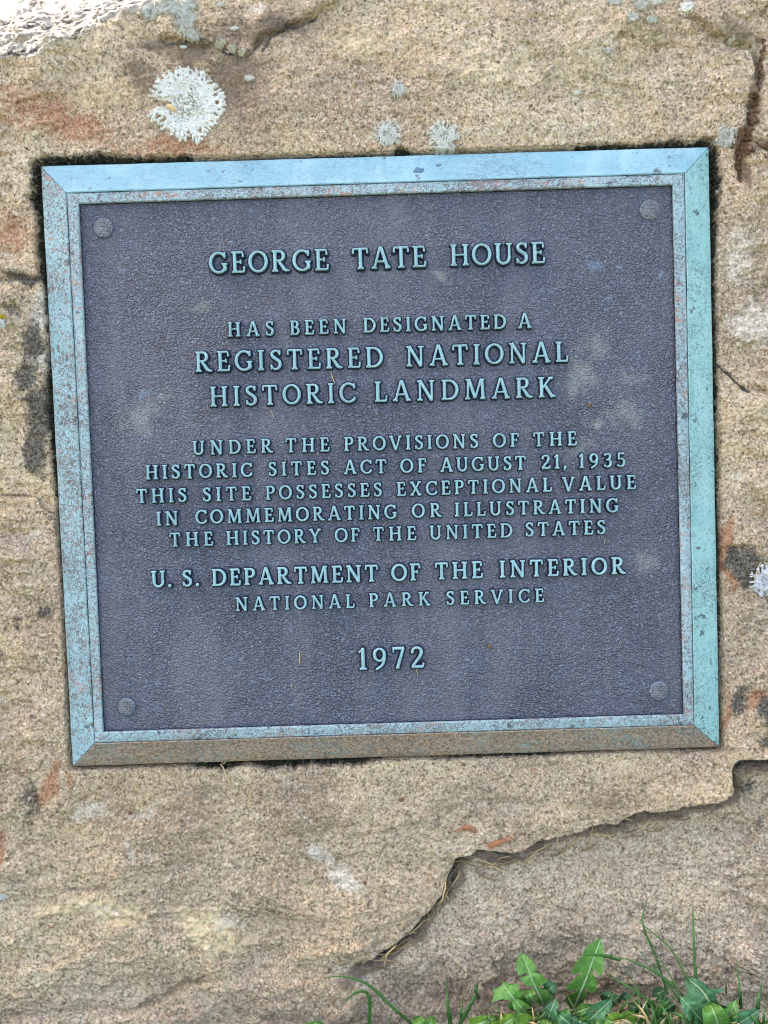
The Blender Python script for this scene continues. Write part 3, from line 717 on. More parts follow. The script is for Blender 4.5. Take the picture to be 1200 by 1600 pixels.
G['T'] = (.78, [bx(.39, 0, .39, 1, ST), serif(.39, 0), bx(.06, .95, .72, .95, .05), tick(.07, .97, -.25, -.02), tick(.71, .97, -.25, .02)])
G['U'] = (.88, [bx(.18, 1, .18, .34, ST), bx(.71, 1, .71, .34, .058), arc(.445, .34, .265, .29, 180, 360, .072, .058), serif(.18, 1, -1), serif(.71, 1, -1, .14, .14, TH)])
G['V'] = (.88, [bx(.12, 1, .445, -.02, ST), bx(.77, 1, .44, -.02, TH), serif(.12, 1, -1, .12, .14), serif(.77, 1, -1, .13, .12, TH)])
G['X'] = (.86, [bx(.14, 1, .70, 0, ST), bx(.70, 1, .14, 0, TH), serif(.14, 1, -1, .12, .14), serif(.70, 1, -1, .13, .12, TH), serif(.14, 0, 1, .12, .13, TH), serif(.71, 0, 1, .14, .12)])
G['Y'] = (.84, [bx(.12, 1, .42, .45, ST), bx(.74, 1, .42, .45, TH), bx(.42, 0, .42, .48, ST), serif(.12, 1, -1, .12, .14), serif(.74, 1, -1, .13, .12, TH), serif(.42, 0)])
G['1'] = (.44, [bx(.24, 0, .24, 1, ST), serif(.24, 0, 1, .17), bx(.06, .80, .24, .95, .045)])
G['2'] = (.66, [smooth_stroke([(.10, .74), (.15, .88), (.31, .945), (.48, .87), (.51, .70), (.42, .50), (.26, .30), (.10, .09)], [.065, .055, .052, .066, .075, .068, .058, .052]), bx(.06, .07, .58, .07, .072), tick(.57, .04, .20, .03)])
G['3'] = (.62, [smooth_stroke([(.12, .88), (.26, .95), (.42, .90), (.47, .74), (.38, .58), (.24, .54)], [.06, .05, .058, .07, .055, .04]), smooth_stroke([(.24, .54), (.42, .50), (.52, .34), (.46, .12), (.28, .045), (.10, .12)], [.04, .055, .078, .072, .05, .065])])
G['5'] = (.62, [bx(.16, .95, .54, .95, .055), bx(.16, .98, .13, .54, .045), smooth_stroke([(.13, .56), (.28, .60), (.44, .54), (.52, .36), (.46, .13), (.28, .045), (.09, .12)], [.045, .05, .065, .078, .07, .05, .065])])
G['7'] = (.62, [bx(.07, .94, .58, .94, .066), bx(.54, .95, .24, 0, .06, .075), bx(.08, .99, .08, .74, .035)])
G['9'] = (.66, [arc(.32, .67, .225, .275, 0, 360, .072, .048, 30), smooth_stroke([(.545, .67), (.53, .42), (.42, .18), (.16, .0)], [.072, .07, .058, .04])])
G['.'] = (.26, [('c', [(.13, .08), (.13, .081)], [.095, .095])])
G[','] = (.28, [('c', [(.14, .10), (.14, .09), (.08, -.14)], [.09, .085, .03])])
LETTER = {}
def letter_mesh(ch, fat):
    k = (ch, fat)
    if k in LETTER: return LETTER[k]
    w, prims = G[ch]; st = 1 / 44
    xs = np.arange(-.1, w + .12, st); ys = np.arange(-.24, 1.14, st); X, Y = np.meshgrid(xs, ys)
    D = np.full(X.shape, -1e9)
    for p in prims:
        D = np.maximum(D, poly_sd(X, Y, p[1]) if p[0] == 'p' else caps_sd(X, Y, p[1], p[2]))
    D = D + fat + .006 * pn(X * 6 + ord(ch), Y * 6, 9)
    V, Fc, E = contour(xs, ys, D)
    z = .64 + .36 * (1 - (1 - np.clip(V[:, 2] / .06, 0, 1)) ** 2)
    top = np.c_[V[:, :2], z]
    # walls flare like cast draft, widened to show a painted shadow outline
    ed = sorted({q for e in E for q in e}); lut = {q: i for i, q in enumerate(ed)}; n0 = len(top); ne = len(ed)
    nrm = np.zeros((ne, 2))
    for a, b in E:
        d = V[b, :2] - V[a, :2]; nn = np.array([d[1], -d[0]]); nn /= np.linalg.norm(nn) + 1e-12
        nrm[lut[a]] += nn; nrm[lut[b]] += nn
    nrm /= np.linalg.norm(nrm, axis=1)[:, None] + 1e-9
    rim = np.c_[V[ed][:, :2], z[ed]]
    low = np.c_[V[ed][:, :2] + nrm * .105, np.full(ne, -.15)]
    faces = list(Fc); fm = [0] * len(Fc)
    for a, b in E:
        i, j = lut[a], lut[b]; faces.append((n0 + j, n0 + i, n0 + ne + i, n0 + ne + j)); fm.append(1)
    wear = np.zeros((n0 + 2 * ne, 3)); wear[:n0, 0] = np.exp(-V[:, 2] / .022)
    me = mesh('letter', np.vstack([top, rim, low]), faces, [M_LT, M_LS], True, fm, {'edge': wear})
    LETTER[k] = me; return me
# word, left x, left baseline y, right x, right baseline y, cap height (photo pixels)
LINES = [
    [('GEORGE', 328, 429, 514, 423.5, 33), ('TATE', 551, 422.5, 666, 418.5, 33), ('HOUSE', 703, 417, 851, 412.5, 33)],
    [('HAS', 357, 527, 429, 525, 22), ('BEEN', 454, 524.5, 542, 521.5, 22), ('DESIGNATED', 568, 520.5, 790, 514.5, 22), ('A', 809, 514, 834, 513, 22.5)],
    [('REGISTERED', 306, 582, 599, 574.5, 31.5), ('NATIONAL', 634, 573.5, 887, 566, 31.5)],
    [('HISTORIC', 329, 636, 556, 629.5, 31), ('LANDMARK', 585, 628.5, 867, 621, 31.5)],
    [('UNDER', 302, 711, 427, 707.5, 21.5), ('THE', 447, 707, 515, 705.5, 21.5), ('PROVISIONS', 538, 705, 747, 700, 21.5), ('OF', 770, 699.5, 810, 698.5, 21.5), ('THE', 833, 698, 900, 696, 21.5)],
    [('HISTORIC', 229, 749, 395, 745, 21.5), ('SITES', 420, 744, 515, 741.5, 21.5), ('ACT', 538, 741, 604, 739.5, 21.5), ('OF', 626, 739, 666, 738, 21.5), ('AUGUST', 688, 737.5, 821, 734, 21.5), ('21,', 845, 733, 885, 732, 22), ('1935', 903, 731.5, 976, 729.5, 22)],
    [('THIS', 215, 786, 293, 784, 21.5), ('SITE', 318, 783.5, 393, 781.5, 21.5), ('POSSESSES', 416, 781, 597, 775.5, 21.5), ('EXCEPTIONAL', 620, 775, 861, 768, 21.5), ('VALUE', 878, 767.5, 992, 764, 21.5)],
    [('IN', 246, 821, 280, 820, 21.5), ('COMMEMORATING', 307, 818.5, 620, 810, 21.5), ('OR', 644, 809, 690, 807.5, 21.5), ('ILLUSTRATING', 710, 807, 965, 800, 21.5)],
    [('THE', 267, 854, 334, 852, 21.5), ('HISTORY', 355, 851.5, 502, 847.5, 21.5), ('OF', 524, 847, 562, 846, 21.5), ('THE', 583, 845, 650, 843.5, 21.5), ('UNITED', 671, 843, 800, 839, 21.5), ('STATES', 820, 838, 945, 834, 21.5)],
    [('U.', 238, 917.5, 270, 916.5, 25.5), ('S.', 286, 916, 313, 915, 25.5), ('DEPARTMENT', 332, 915, 591, 908, 26), ('OF', 612, 907.5, 657, 906, 26), ('THE', 680, 905, 754, 902.5, 26), ('INTERIOR', 780, 902, 976, 896, 26)],
    [('NATIONAL', 369, 954, 554, 949, 21), ('PARK', 577, 948, 672, 945, 21), ('SERVICE', 697, 944.5, 849, 940, 21)],
    [('1972', 560, 1046, 664, 1042.5, 34)]]
for line in LINES:
    LI = None
    for word, x1, y1, x2, y2, h in line:
        ws = [G[c][0] for c in word]; sq = 1.0
        vis = [w - .05 for w in ws]
        total = math.hypot(x2 - x1, y2 - y1)
        gap = (total - sum(ws) * h) / max(len(word) - 1, 1)
        lim = -.02 * h
        if gap < lim and len(word) > 1: sq = (total - lim * (len(word) - 1)) / (sum(ws) * h); gap = lim
        if len(word) == 1: sq = 1.02
        x = 0
        if LI is None:
            q = P(x1, y1, WF); LI = empty('inscription_line', T(q[0], q[1], WF), PL); q0 = q
        for c, w in zip(word, ws):
            t = x / total
            a = P(x1 + (x2 - x1) * t, y1 + (y2 - y1) * t, WF)
            t2 = (x + h) / total
            b = P(x1 + (x2 - x1) * t2, y1 + (y2 - y1) * t2, WF)
            sc = np.linalg.norm(b - a); ang = math.atan2(b[1] - a[1], b[0] - a[0]) + random.gauss(0, .006)
            o = obj('digit' if c.isdigit() else 'punctuation_mark' if c in '.,' else 'letter', letter_mesh(c, .014 if h < 28 else .0), LI)
            o.matrix_basis = T(a[0] - q0[0], a[1] - q0[1], 0) @ Matrix.Rotation(ang, 4, 'Z') @ Matrix.Diagonal((sc * sq, sc, .0032, 1))
            x += w * h * sq + gap

# ------------------------------------------------------------------ lichens
def lichen(x, y, r, mat, label, n=26, seed=0, th=.0022, squash=1.0, rot=0, group=None, cell=None, open_=0.5, hole=None):
    """a leafy rosette: forked flat lobes that spread from the middle"""
    rg = np.random.default_rng(seed); rm = r * PX
    strokes = []
    def grow(px, py, a, L, wd, dep):
        k = 3; pts = [(px, py)]; q = a
        for i in range(k):
            q += rg.normal(0, .16); px += L / k * math.cos(q); py += L / k * math.sin(q); pts.append((px, py))
        strokes.append((pts, [wd, wd * .86, wd * .9, wd * 1.02]))
        if dep > 0 and math.hypot(px, py) < .93:
            for sgn in (-1, 1): grow(px, py, q + sgn * rg.uniform(.26, .62), L * rg.uniform(.62, .86), wd * .84, dep - 1)
    n = n if r > 30 else int(n * 1.5)
    for i in range(n):
        a = 2 * math.pi * (i + rg.uniform(-.35, .35)) / n
        s = rg.uniform(.45, .66); wd = rg.uniform(.036, .056) * (1.6 if n < 14 else 1.25 if n < 22 else 1)
        rk = np.clip(1 + (.55 if r < 30 else .2) * pn(np.array([2.1 * math.cos(a) + seed]), np.array([2.1 * math.sin(a)]), seed)[0], .6, 1.15)
        s *= rk * open_ / .5
        grow(s * math.cos(a), s * math.sin(a), a, rg.uniform(.18, .30) * rk * (1 if r > 30 else .9), wd, 2 if r > 8 else 1)
    cell = cell or max(.011, .00028 / rm)
    g = np.arange(-1.25, 1.25, cell); X, Y = np.meshgrid(g, g); D = np.full(X.shape, -1e9)
    for pts, rad in strokes:
        xs_ = [p[0] for p in pts]; ys_ = [p[1] for p in pts]
        i0, i1 = np.searchsorted(g, min(xs_) - .12), np.searchsorted(g, max(xs_) + .12)
        j0, j1 = np.searchsorted(g, min(ys_) - .12), np.searchsorted(g, max(ys_) + .12)
        D[j0:j1, i0:i1] = np.maximum(D[j0:j1, i0:i1], caps_sd(X[j0:j1, i0:i1], Y[j0:j1, i0:i1], pts, rad))
    core = (.80 if r > 30 else .66) - np.hypot(X, Y) + (.20 if r > 30 else .42) * fbm(X, Y, .28 if r > 30 else .5, 4, seed + 4, .6)
    D = np.maximum(D, core * .5)
    D = np.minimum(D, .16 - .0 * D) + .012 * fbm(X, Y, .1, 2, seed)
    gaps = np.abs(fbm(X * 1.0, Y * 1.0, .16, 3, seed + 9, .6)) * .5 - .022 + .10 * (np.hypot(X, Y) - .25) + .05 * fbm(X, Y, .4, 2, seed + 19)
    D = np.minimum(D, gaps)
    if hole: D = np.minimum(D, np.hypot((X - hole[0]) / hole[2], (Y - hole[1]) / hole[3]) * .2 - .2)
    V, Fc, E = contour(g, g, D)
    lump = fbm(V[:, 0], V[:, 1], .09, 3, seed + 2, .7)
    z = th * (.25 + .75 * np.clip(V[:, 2] / .03, 0, 1) ** .5) * (.6 + 1.0 * lump) + .0006
    c0 = P(x, y)
    uu = c0[0] + (V[:, 0] * math.cos(rot) - V[:, 1] * math.sin(rot)) * rm; vv = c0[1] + (V[:, 0] * math.sin(rot) + V[:, 1] * math.cos(rot)) * rm * squash
    hgt, kk = rock_height(uu, vv); hgt = np.maximum(hgt, -.004)
    # rest on the local mean of the stone so that grains do not poke through
    top = np.c_[uu, vv, hgt + z]
    ed = sorted({q for e in E for q in e}); lut = {q: i for i, q in enumerate(ed)}; n0 = len(top)
    low = np.c_[uu[ed], vv[ed], hgt[ed] - .0012]
    faces = list(Fc) + [(b, a, n0 + lut[a], n0 + lut[b]) for a, b in E]
    wv = W(np.vstack([top, low])); base = W(P(x, y, rock_w(x, y)))
    col = np.zeros((len(wv), 3)); col[:n0, 0] = np.clip(V[:, 2] / .04, 0, 1)
    o = obj('lichen', mesh('lichen', wv - base, faces, mat, True, None, {'edge': col}))
    o.location = base
    tag(o, label, 'lichen', group)
LG = 'lichens growing on the boulder'
lichen(295, 166, 54, M_LI, 'largest round white leafy lichen rosette above the plaque, notched on its left', 44, 3, hole=(-.80, .02, .34, .10), group=LG)
lichen(606, 213, 21, M_LI, 'small white lichen touching the top edge of the plaque near its middle', 18, 11, group=LG)
lichen(692, 220, 24, M_LI, 'spread white lichen rosette just right of the small one above the plaque', 17, 14, group=LG)
lichen(622, 145, 13, M_LIB, 'faint blue-grey lichen disc alone above the middle of the plaque', 14, 21, .0014, group=LG)
lichen(1130, 219, 16, M_LIB, 'grey-white lichen beside the top right corner of the plaque', 16, 33, group=LG)
lichen(1192, 906, 25, M_LIW, 'bright white lichen on black stain right of the plaque', 15, 36, group=LG)
lichen(11, 509, 8, M_LIW, 'small round white lichen left of the plaque under a yellow one', 12, 40, .0015, group=LG)
lichen(9, 500, 9, M_LIY, 'bright yellow lichen fleck left of the plaque', 9, 41, .0020, squash=.6, group=LG)
for i, (x, y, r, m, s) in enumerate(((985, 34, 11, M_LIB, .8), (1015, 38, 9, M_LIB, .7), (1024, 4, 13, M_LI, .6), (1000, 12, 11, M_LIB, .8), (960, 5, 12, M_LIB, .6), (985, 1, 9, M_LI, .6), (1068, 18, 11, M_LI, 1.1), (1140, 66, 6, M_LIB, .6), (946, 87, 8, M_LIB, .7))):
    lichen(x, y, r, m, 'small grey-white lichen patch in the cluster near the top right of the boulder' if i < 6 else
           ('leaning pale lichen right of the top right cluster on the boulder', 'tiny lichen fleck on the diagonal crack at top right', 'tiny pale lichen fleck below the top right cluster')[i - 6], 12, 50 + i, .0014, s, i * .7, group=LG)
for i, (x, y, r) in enumerate(((238, 24, 17), (262, 18, 18), (284, 24, 17), (296, 14, 16), (297, 38, 15), (295, 55, 14), (306, 63, 11), (283, 46, 8))):
    lichen(x, y, r, M_LIB, 'grey-green crusty lichen patch along the shaded edge below the sunlit ledge', 16, 70 + i, .0016, .8, i, LG, open_=.6)
for i, (x, y, r, s, a) in enumerate(((345, 72, 10, .45, -.5), (362, 81, 9, .5, -.3), (380, 87, 8, .5, 0))):
    lichen(x, y, r, M_LIB, 'thin pale lichen along the dark crack above the largest rosette', 10, 90 + i, .0012, s, a, LG)
for x, y, r, lab in ((368, 49, 7, 'tiny white lichen fleck on dark stone above the crack'), (345, 10, 6, 'tiny white lichen fleck at the top edge of the stone'), (391, 127, 8, 'narrow white lichen fleck right of the largest rosette'), (288, 77, 6, 'tiny pale lichen fleck between the crust and the largest rosette'), (899, 151, 6, 'tiny white lichen fleck on tan stone above the plaque right half'), (5, 1398, 10, 'pale green lichen at the left edge below the plaque')):
    lichen(x, y, r, M_LIB if y > 1000 else M_LI, lab, 9, int(x), .0013, .6, .6, LG)

# ------------------------------------------------------------------ dirt and moss
def crumbs(name, pts, mat, label, size, seed):
    """loose crumbly growth that nobody could count, as one mesh"""
    rg = np.random.default_rng(seed); V = []; Fc = []
    ico = [(0, 0, 1), (.89, 0, .45), (.28, .85, .45), (-.72, .53, .45), (-.72, -.53, .45), (.28, -.85, .45), (.72, .53, -.45), (-.28, .85, -.45), (-.89, 0, -.45), (-.28, -.85, -.45), (.72, -.53, -.45), (0, 0, -1)]
    fi = [(0, 1, 2), (0, 2, 3), (0, 3, 4), (0, 4, 5), (0, 5, 1), (1, 6, 2), (2, 7, 3), (3, 8, 4), (4, 9, 5), (5, 10, 1), (6, 7, 2), (7, 8, 3), (8, 9, 4), (9, 10, 5), (10, 6, 1), (11, 7, 6), (11, 8, 7), (11, 9, 8), (11, 10, 9), (11, 6, 10)]
    for p in pts:
        s = size * rg.uniform(.45, 1.25) * rg.uniform(.6, 1.3, 3); b = len(V)
        for q in ico: V.append(np.asarray(p) + np.array(q) * s * rg.uniform(.7, 1.25))
        Fc += [(a + b, c + b, d + b) for a, c, d in fi]
    o = obj(name, mesh(name, W(np.array(V)), Fc, mat, False)); tag(o, label, 'moss', kind='stuff')
pts = []
for k in range(4):
    (x1, y1), (x2, y2) = OUT[k], OUT[(k + 1) % 4]; L = math.hypot(x2 - x1, y2 - y1)
    nx, ny = (y2 - y1) / L, -(x2 - x1) / L
    m = 1500; t = rng.random(m); gx = x1 + (x2 - x1) * t; gy = y1 + (y2 - y1) * t
    g = edge_gap(gx, gy); d = rng.random(m) * (g * .75 + .8) + .3
    keep = rng.random(m) < np.clip((g - 1.6) / 5, 0, 1) * (.35 + .9 * (fbm(gx, gy, 30, 2, 300) > -.1))
    for x, y, q in zip(gx[keep] + nx * d[keep], gy[keep] + ny * d[keep], d[keep]):
        pts.append(P(x, y, -.006 + .008 * rng.random() * (.6 + q / 14)))
crumbs('black_moss', pts, M_MOSS, 'black moss and dirt packed in the joint round the plaque', .00115, 1)
pts = []
for (x1, y1, x2, y2, wd, n) in ((1190, 95, 1183, 140, 5, 22), (1183, 140, 1178, 175, 7, 45), (1178, 175, 1165, 205, 11, 130), (1165, 205, 1156, 240, 12, 150), (1160, 222, 1200, 240, 11, 170), (1156, 240, 1150, 262, 6, 60), (1150, 262, 1156, 285, 5, 50), (1195, 60, 1190, 95, 5, 40)):
    for _ in range(n):
        t = rng.random(); x = x1 + (x2 - x1) * t + rng.normal(0, wd * .42); y = y1 + (y2 - y1) * t + rng.normal(0, 3)
        pts.append(P(x, y, rock_w(x, y) + .0006 * rng.random()))
crumbs('brown_moss', pts, M_BROWN, 'brown crumbly moss filling the crack at the upper right of the boulder', .0013, 2)

# ------------------------------------------------------------------ straw and flecks
def straw_mesh(L, bend, rad, mat):
    n = 7; pts = [(L * (t - .5), bend * L * (1 - (2 * t - 1) ** 2) + .02 * L * math.sin(9 * t), 0) for t in np.linspace(0, 1, n)]
    v, f = tube(pts, [rad * (.75 + .4 * math.sin(math.pi * t)) for t in np.linspace(0, 1, n)], 5)
    return mesh('dry_grass_clipping', v, f, mat)
STRAW = [straw_mesh(1, b, r, m) for b, r, m in ((.05, .030, M_STRAW), (-.10, .024, M_STRAW), (.16, .032, M_STRAWD), (-.03, .026, M_STRAWD), (.25, .024, M_STRAW))]
def straw(x, y, L, ang, label, group, base, kind=None, tilt=0.0, lift=.0006, thick=1.0):
    k = kind if kind is not None else int(rng.integers(0, 5))
    p = P(x, y, (rock_w(x, y) if base is None else base) + lift)
    o = obj('dry_grass_clipping', STRAW[k])
    s = L * PX
    th = thick * .028 * .014 / max(.0001, s) if False else thick
    o.matrix_world = MP @ T(*p) @ Matrix.Rotation(R(ang), 4, 'Z') @ Matrix.Rotation(tilt, 4, 'Y') @ Matrix.Diagonal((s, s, s * thick, 1))
    tag(o, label, 'straw', group)
GC, GF, GB = 'straw clippings in the diagonal crack', 'straw flecks on the plaque field', 'straw flecks on the bottom frame slope'
for x, y, L, a, lab in ((469, 1028, 20, 86, 'longest upright straw fleck on the dark field left of the year 1972'), (519, 591, 22, -72, 'thin straw lying below the word REGISTERED'), (517, 571, 10, -60, 'short straw at the foot of the word REGISTERED'), (609, 565, 11, 70, 'straw fleck between the words REGISTERED and NATIONAL'), (425, 647, 14, -65, 'straw fleck under the word HISTORIC in large letters'),
                        (587, 645, 9, -50, 'brown straw fleck under the first letter of LANDMARK'), (651, 1050, 13, -75, 'forked straw fleck at the foot of the last digit of 1972'), (600, 820, 10, 35, 'straw fleck under the end of the word COMMEMORATING'), (456, 1071, 9, 80, 'short straw fleck low on the field left of 1972'), (968, 1005, 9, 70, 'straw fleck on the field above the lower right bolt'), (772, 548, 8, 60, 'straw fleck inside the word NATIONAL in large letters'), (945, 847, 12, 75, 'straw fleck under the last letters of STATES'), (263, 1109, 7, 80, 'pale chip low on the field right of the lower left bolt'), (797, 945, 6, 80, 'pale chip under the word SERVICE')):
    straw(x, y, L, a, lab, GF, WF, 0, 0, .0007, 1)
for _ in range(22):
    x, y = rng.uniform(190, 1030), rng.uniform(330, 1105)
    straw(x, y, rng.uniform(4, 8), rng.uniform(0, 180), 'tiny dry straw fleck stuck on the dark field of the plaque', GF, WF, None, 0, .0005)
for _ in range(34):
    t = rng.random(); s = rng.uniform(.15, .85)
    x = lerp(lerp(114, 1124, t), lerp(147, 1085, t), s); y = lerp(lerp(1197, 1167, t), lerp(1161, 1133, t), s)
    straw(x, y, rng.uniform(6, 15), rng.uniform(-60, 60) + (90 if rng.random() < .25 else 0), 'tiny dry straw fleck lying on the dirty bottom slope of the frame', GB, WO + .0085 * s + .0006, None, 0, .0006)
cr = spline([c for c in CRACK if 600 <= c[0] <= 1060], 6)
for i in range(74):
    q = cr[int(rng.integers(0, len(cr)))]; j = min(max(int(np.argmin(np.hypot(cr[:, 0] - q[0], cr[:, 1] - q[1]))), 1), len(cr) - 2)
    d = cr[j + 1] - cr[j - 1]; a = math.degrees(math.atan2(-d[1], d[0]))
    off = 4 + 9 * min(max((q[0] - 480) / 300, 0), 1) + abs(rng.normal(0, 7)); x, y = q[0] + rng.normal(0, 4), q[1] + off
    straw(x, y, rng.uniform(16, 44), a + rng.normal(0, 24), 'dry straw clipping lodged along the diagonal crack below the plaque', GC, None, int(rng.choice([0, 1, 2, 3, 3, 2])), rng.normal(0, .14), .0032, 1.35)
for x, y, L, a, lab in ((888, 1292, 22, 62, 'pale straw sticking up out of the crack right of its middle'), (1046, 1250, 22, 65, 'pale straw stub standing at the right end of the crack'), (925, 1310, 36, 80, 'long straw hanging down below the crack on the lower layer'), (872, 1312, 34, 85, 'upright straw hanging under the middle of the crack'), (975, 1280, 30, -15, 'orange straw lying in the right part of the crack'), (390, 1248, 26, 80, 'straw needle on the stone below the plaque right of its dark gap')):
    straw(x, y, L, a, lab, GC if y > 1249 else None, None, 0, .1, .002)
for x1, y1, x2, y2, lab in ((322, 1191, 350, 1195, 'curled dry grass root left arm in the gap under the plaque'), (345, 1193, 358, 1228, 'dry grass root hanging down from the gap under the plaque'), (350, 1193, 385, 1188, 'dry grass root right arm in the gap under the plaque')):
    straw((x1 + x2) / 2, (y1 + y2) / 2, math.hypot(x2 - x1, y2 - y1), -math.degrees(math.atan2(y2 - y1, x2 - x1)), lab, 'dry roots in the gap under the plaque', .003, 4 if y2 < 1200 else 0, 0, .001)
GS = 'dry clippings scattered on the stone under the plaque'
for _ in range(60):
    x, y = rng.uniform(20, 1190), rng.uniform(1205, 1560)
    straw(x, y, rng.uniform(6, 20), rng.normal(0, 60), 'thin dry clipping scattered on the stone below the plaque', GS, None, int(rng.choice([1, 2, 3, 3])), 0, .0005)
for x, y, L, a, lab in ((212, 1232, 24, -55, 'pale straw lying below the lower left corner of the plaque'), (418, 1256, 18, -82, 'upright pale straw on stone below the left half of the plaque'), (1165, 1185, 60, -3, 'long pale straw lying right of the lower right corner of the plaque'), (1178, 1318, 24, 42, 'straw needle on the lower layer at the right edge'), (730, 220, 26, 78, 'thin straw standing by the spread lichen above the plaque'), (1184, 893, 30, 70, 'curved pale straw beside the bright white lichen')):
    straw(x, y, L, a, lab, None, None, 0, 0, .0012)
def fleck(x, y, rx, ry, ang, mat, label, name='bark_fleck', cat='debris', base=None):
    n = 14; V = []; rg = np.random.default_rng(int(x * 7 + y)); rr = rg.uniform(.75, 1.2, n)
    for k in range(n):
        a = 2 * math.pi * k / n; V.append((rr[k] * math.cos(a), rr[k] * math.sin(a), -.4))
    for k in range(n):
        a = 2 * math.pi * k / n; V.append((.85 * rr[k] * math.cos(a), .85 * rr[k] * math.sin(a), .6))
    V.append((0, 0, 1.0))
    Fc = [(k, (k + 1) % n, n + (k + 1) % n, n + k) for k in range(n)] + [(n + k, n + (k + 1) % n, 2 * n) for k in range(n)]
    o = obj(name, mesh(name, V, Fc, mat))
    o.matrix_world = MP @ T(*P(x, y, (rock_w(x, y) if base is None else base) + .0005)) @ Matrix.Rotation(R(ang), 4, 'Z') @ Matrix.Diagonal((rx * PX, ry * PX, .0009, 1))
    tag(o, label, cat)
fleck(268, 168, 10, 4, -30, M_STRAW, 'tan seed husk caught in the notch of the largest lichen', 'seed_husk', 'seed husk', .006)
fleck(627, 1250, 4, 3, 20, M_BARK, 'dark red chip on stone below the middle of the plaque')
fleck(203, 1271, 4, 3, 0, M_BARK, 'dark chip on pale stone below the lower left bolt corner')
fleck(265, 1317, 2.4, 2.4, 0, M_BARK, 'tiny black dot chip on stone left below the plaque')
fleck(560, 1300, 4, 3, 30, M_BARK, 'brown chip on stone above the long pale patch')
fleck(570, 1379, 3.5, 3, 0, M_BARK, 'black chip beside the pale patch under the plaque')
fleck(776, 1318, 17, 4.5, 22, M_RED, 'brick red flake on the lip of the crack', 'stone_flake', 'flake')
fleck(731, 1293, 10, 3.6, -5, M_RED, 'brick red flake on stone above the bend of the crack', 'stone_flake', 'flake')
fleck(921, 633, 2.6, 4, 0, M_BARK, 'black speck on the dark field right of LANDMARK', base=WF)
fleck(765, 1010, 2.5, 4.5, 0, M_BARK, 'reddish brown fleck on the dark field right of 1972', base=WF)
fleck(654, 268, 9, 7, 10, simple('blue_black_blot', (.05, .10, .16), (.12, .22, .30), 400), 'dark blue blot on the top slope of the frame', 'blot', 'blot', WO + .0052)

# ------------------------------------------------------------------ plants
def z3(p): return (740 + p[0] * .38333, 1400 + p[1] * .38333)
def z4(p): return (450 + p[0] * .29167, 1480 + p[1] * .29167)
def leaf(parent, org, outline, rib, w0, w1, mat, fold=.0022, wave=.0018, seed=0, ribr=.0008, smooth=False):
    """outline and midrib in photo positions; the blade rises from w0 at its foot to w1 at its tip"""
    o_ = spline(outline + [outline[0]], 4)[:-1] if smooth else outline
    o_ = np.array(o_)
    x0, y0 = o_.min(0) - 3; x1, y1 = o_.max(0) + 3
    g = 1.6; xs, ys = np.arange(x0, x1, g), np.arange(y0, y1, g); X, Y = np.meshgrid(xs, ys)
    D = poly_sd(X, Y, [tuple(q) for q in o_])
    V, Fc, E = contour(xs, ys, D)
    foot, tip = np.array(rib[-1], float), np.array(rib[0], float)
    ax = tip - foot; L2 = (ax ** 2).sum()
    def depth(x, y):
        t = ((x - foot[0]) * ax[0] + (y - foot[1]) * ax[1]) / L2
        d, _ = seg_dist(x, y, rib)
        tt = np.clip(t, -.3, 1.2)
        return w0 + (w1 - w0) * tt + .010 * np.sin(np.clip(tt, 0, 1) * math.pi) + fold * np.minimum(d / 14, 1.6) + wave * fbm(x, y, 22, 3, seed)
    ww = depth(V[:, 0], V[:, 1])
    pts = np.array([P(a, b, c) for a, b, c in zip(V[:, 0], V[:, 1], ww)])
    lo = pts - np.array([0, 0, .0004])
    n0 = len(pts); faces = [f[::-1] for f in Fc] + [[n0 + q for q in f] for f in Fc] + [[b, a, n0 + a, n0 + b] for a, b in E]
    lf = obj('leaf', mesh('leaf', W(np.vstack([pts, lo])) - org, faces, mat), parent)
    rp = spline(rib, 6); rw = depth(rp[:, 0], rp[:, 1]) + .0002
    rv, rf = tube(W(np.array([P(a, b, c) for (a, b), c in zip(rp, rw)])) - org, np.linspace(ribr * .25, ribr, len(rp)), 6)
    obj('midrib', mesh('midrib', rv, rf, M_RIB), lf)
def plant(name, x, label, cat, group=None):
    p = W(P(x, 1592, .022)); p[2] = 0
    e = empty(name, T(*p)); tag(e, label, cat, group); return e, p
Z = lambda L: [z3(q) for q in L]
TPL = [(519, 170), (527, 205), (531, 250), (530, 300), (519, 333), (500, 312), (484, 300), (480, 308), (502, 345), (500, 385), (480, 398), (456, 376), (452, 384), (462, 402), (448, 432), (415, 462), (398, 462), (374, 430), (378, 408), (400, 398), (426, 388), (418, 384), (378, 386), (382, 368), (412, 338), (441, 318), (438, 312), (400, 322), (404, 295), (430, 258), (452, 245), (450, 222), (472, 198)]
def toothed(par, og, foot, tip, flip, wide, w0, w1, mat, seed):
    b, t = np.array((405., 458.)), np.array((519., 172.)); ax = t - b; L = ax @ ax; nr = np.array((-ax[1], ax[0]))
    f, q = np.array(foot, float), np.array(tip, float); a2 = q - f; n2 = np.array((-a2[1], a2[0])) * (-wide if flip else wide)
    go = lambda p: tuple(f + a2 * ((np.array(p) - b) @ ax / L) + n2 * ((np.array(p) - b) @ nr / L))
    rg = np.random.default_rng(seed)
    pl = [go((x + rg.normal(0, 3), y + rg.normal(0, 3))) for x, y in TPL]
    leaf(par, og, pl, [go((519, 176)), go((494, 240)), go((455, 345)), go((408, 460))], w0, w1, mat, seed=seed, ribr=.0006, fold=.003, wave=.003)
GD = 'dandelion plants at the foot of the boulder'
e, og = plant('dandelion', 850, 'leftmost large dandelion plant with notched leaves at the foot of the boulder', 'dandelion', GD)
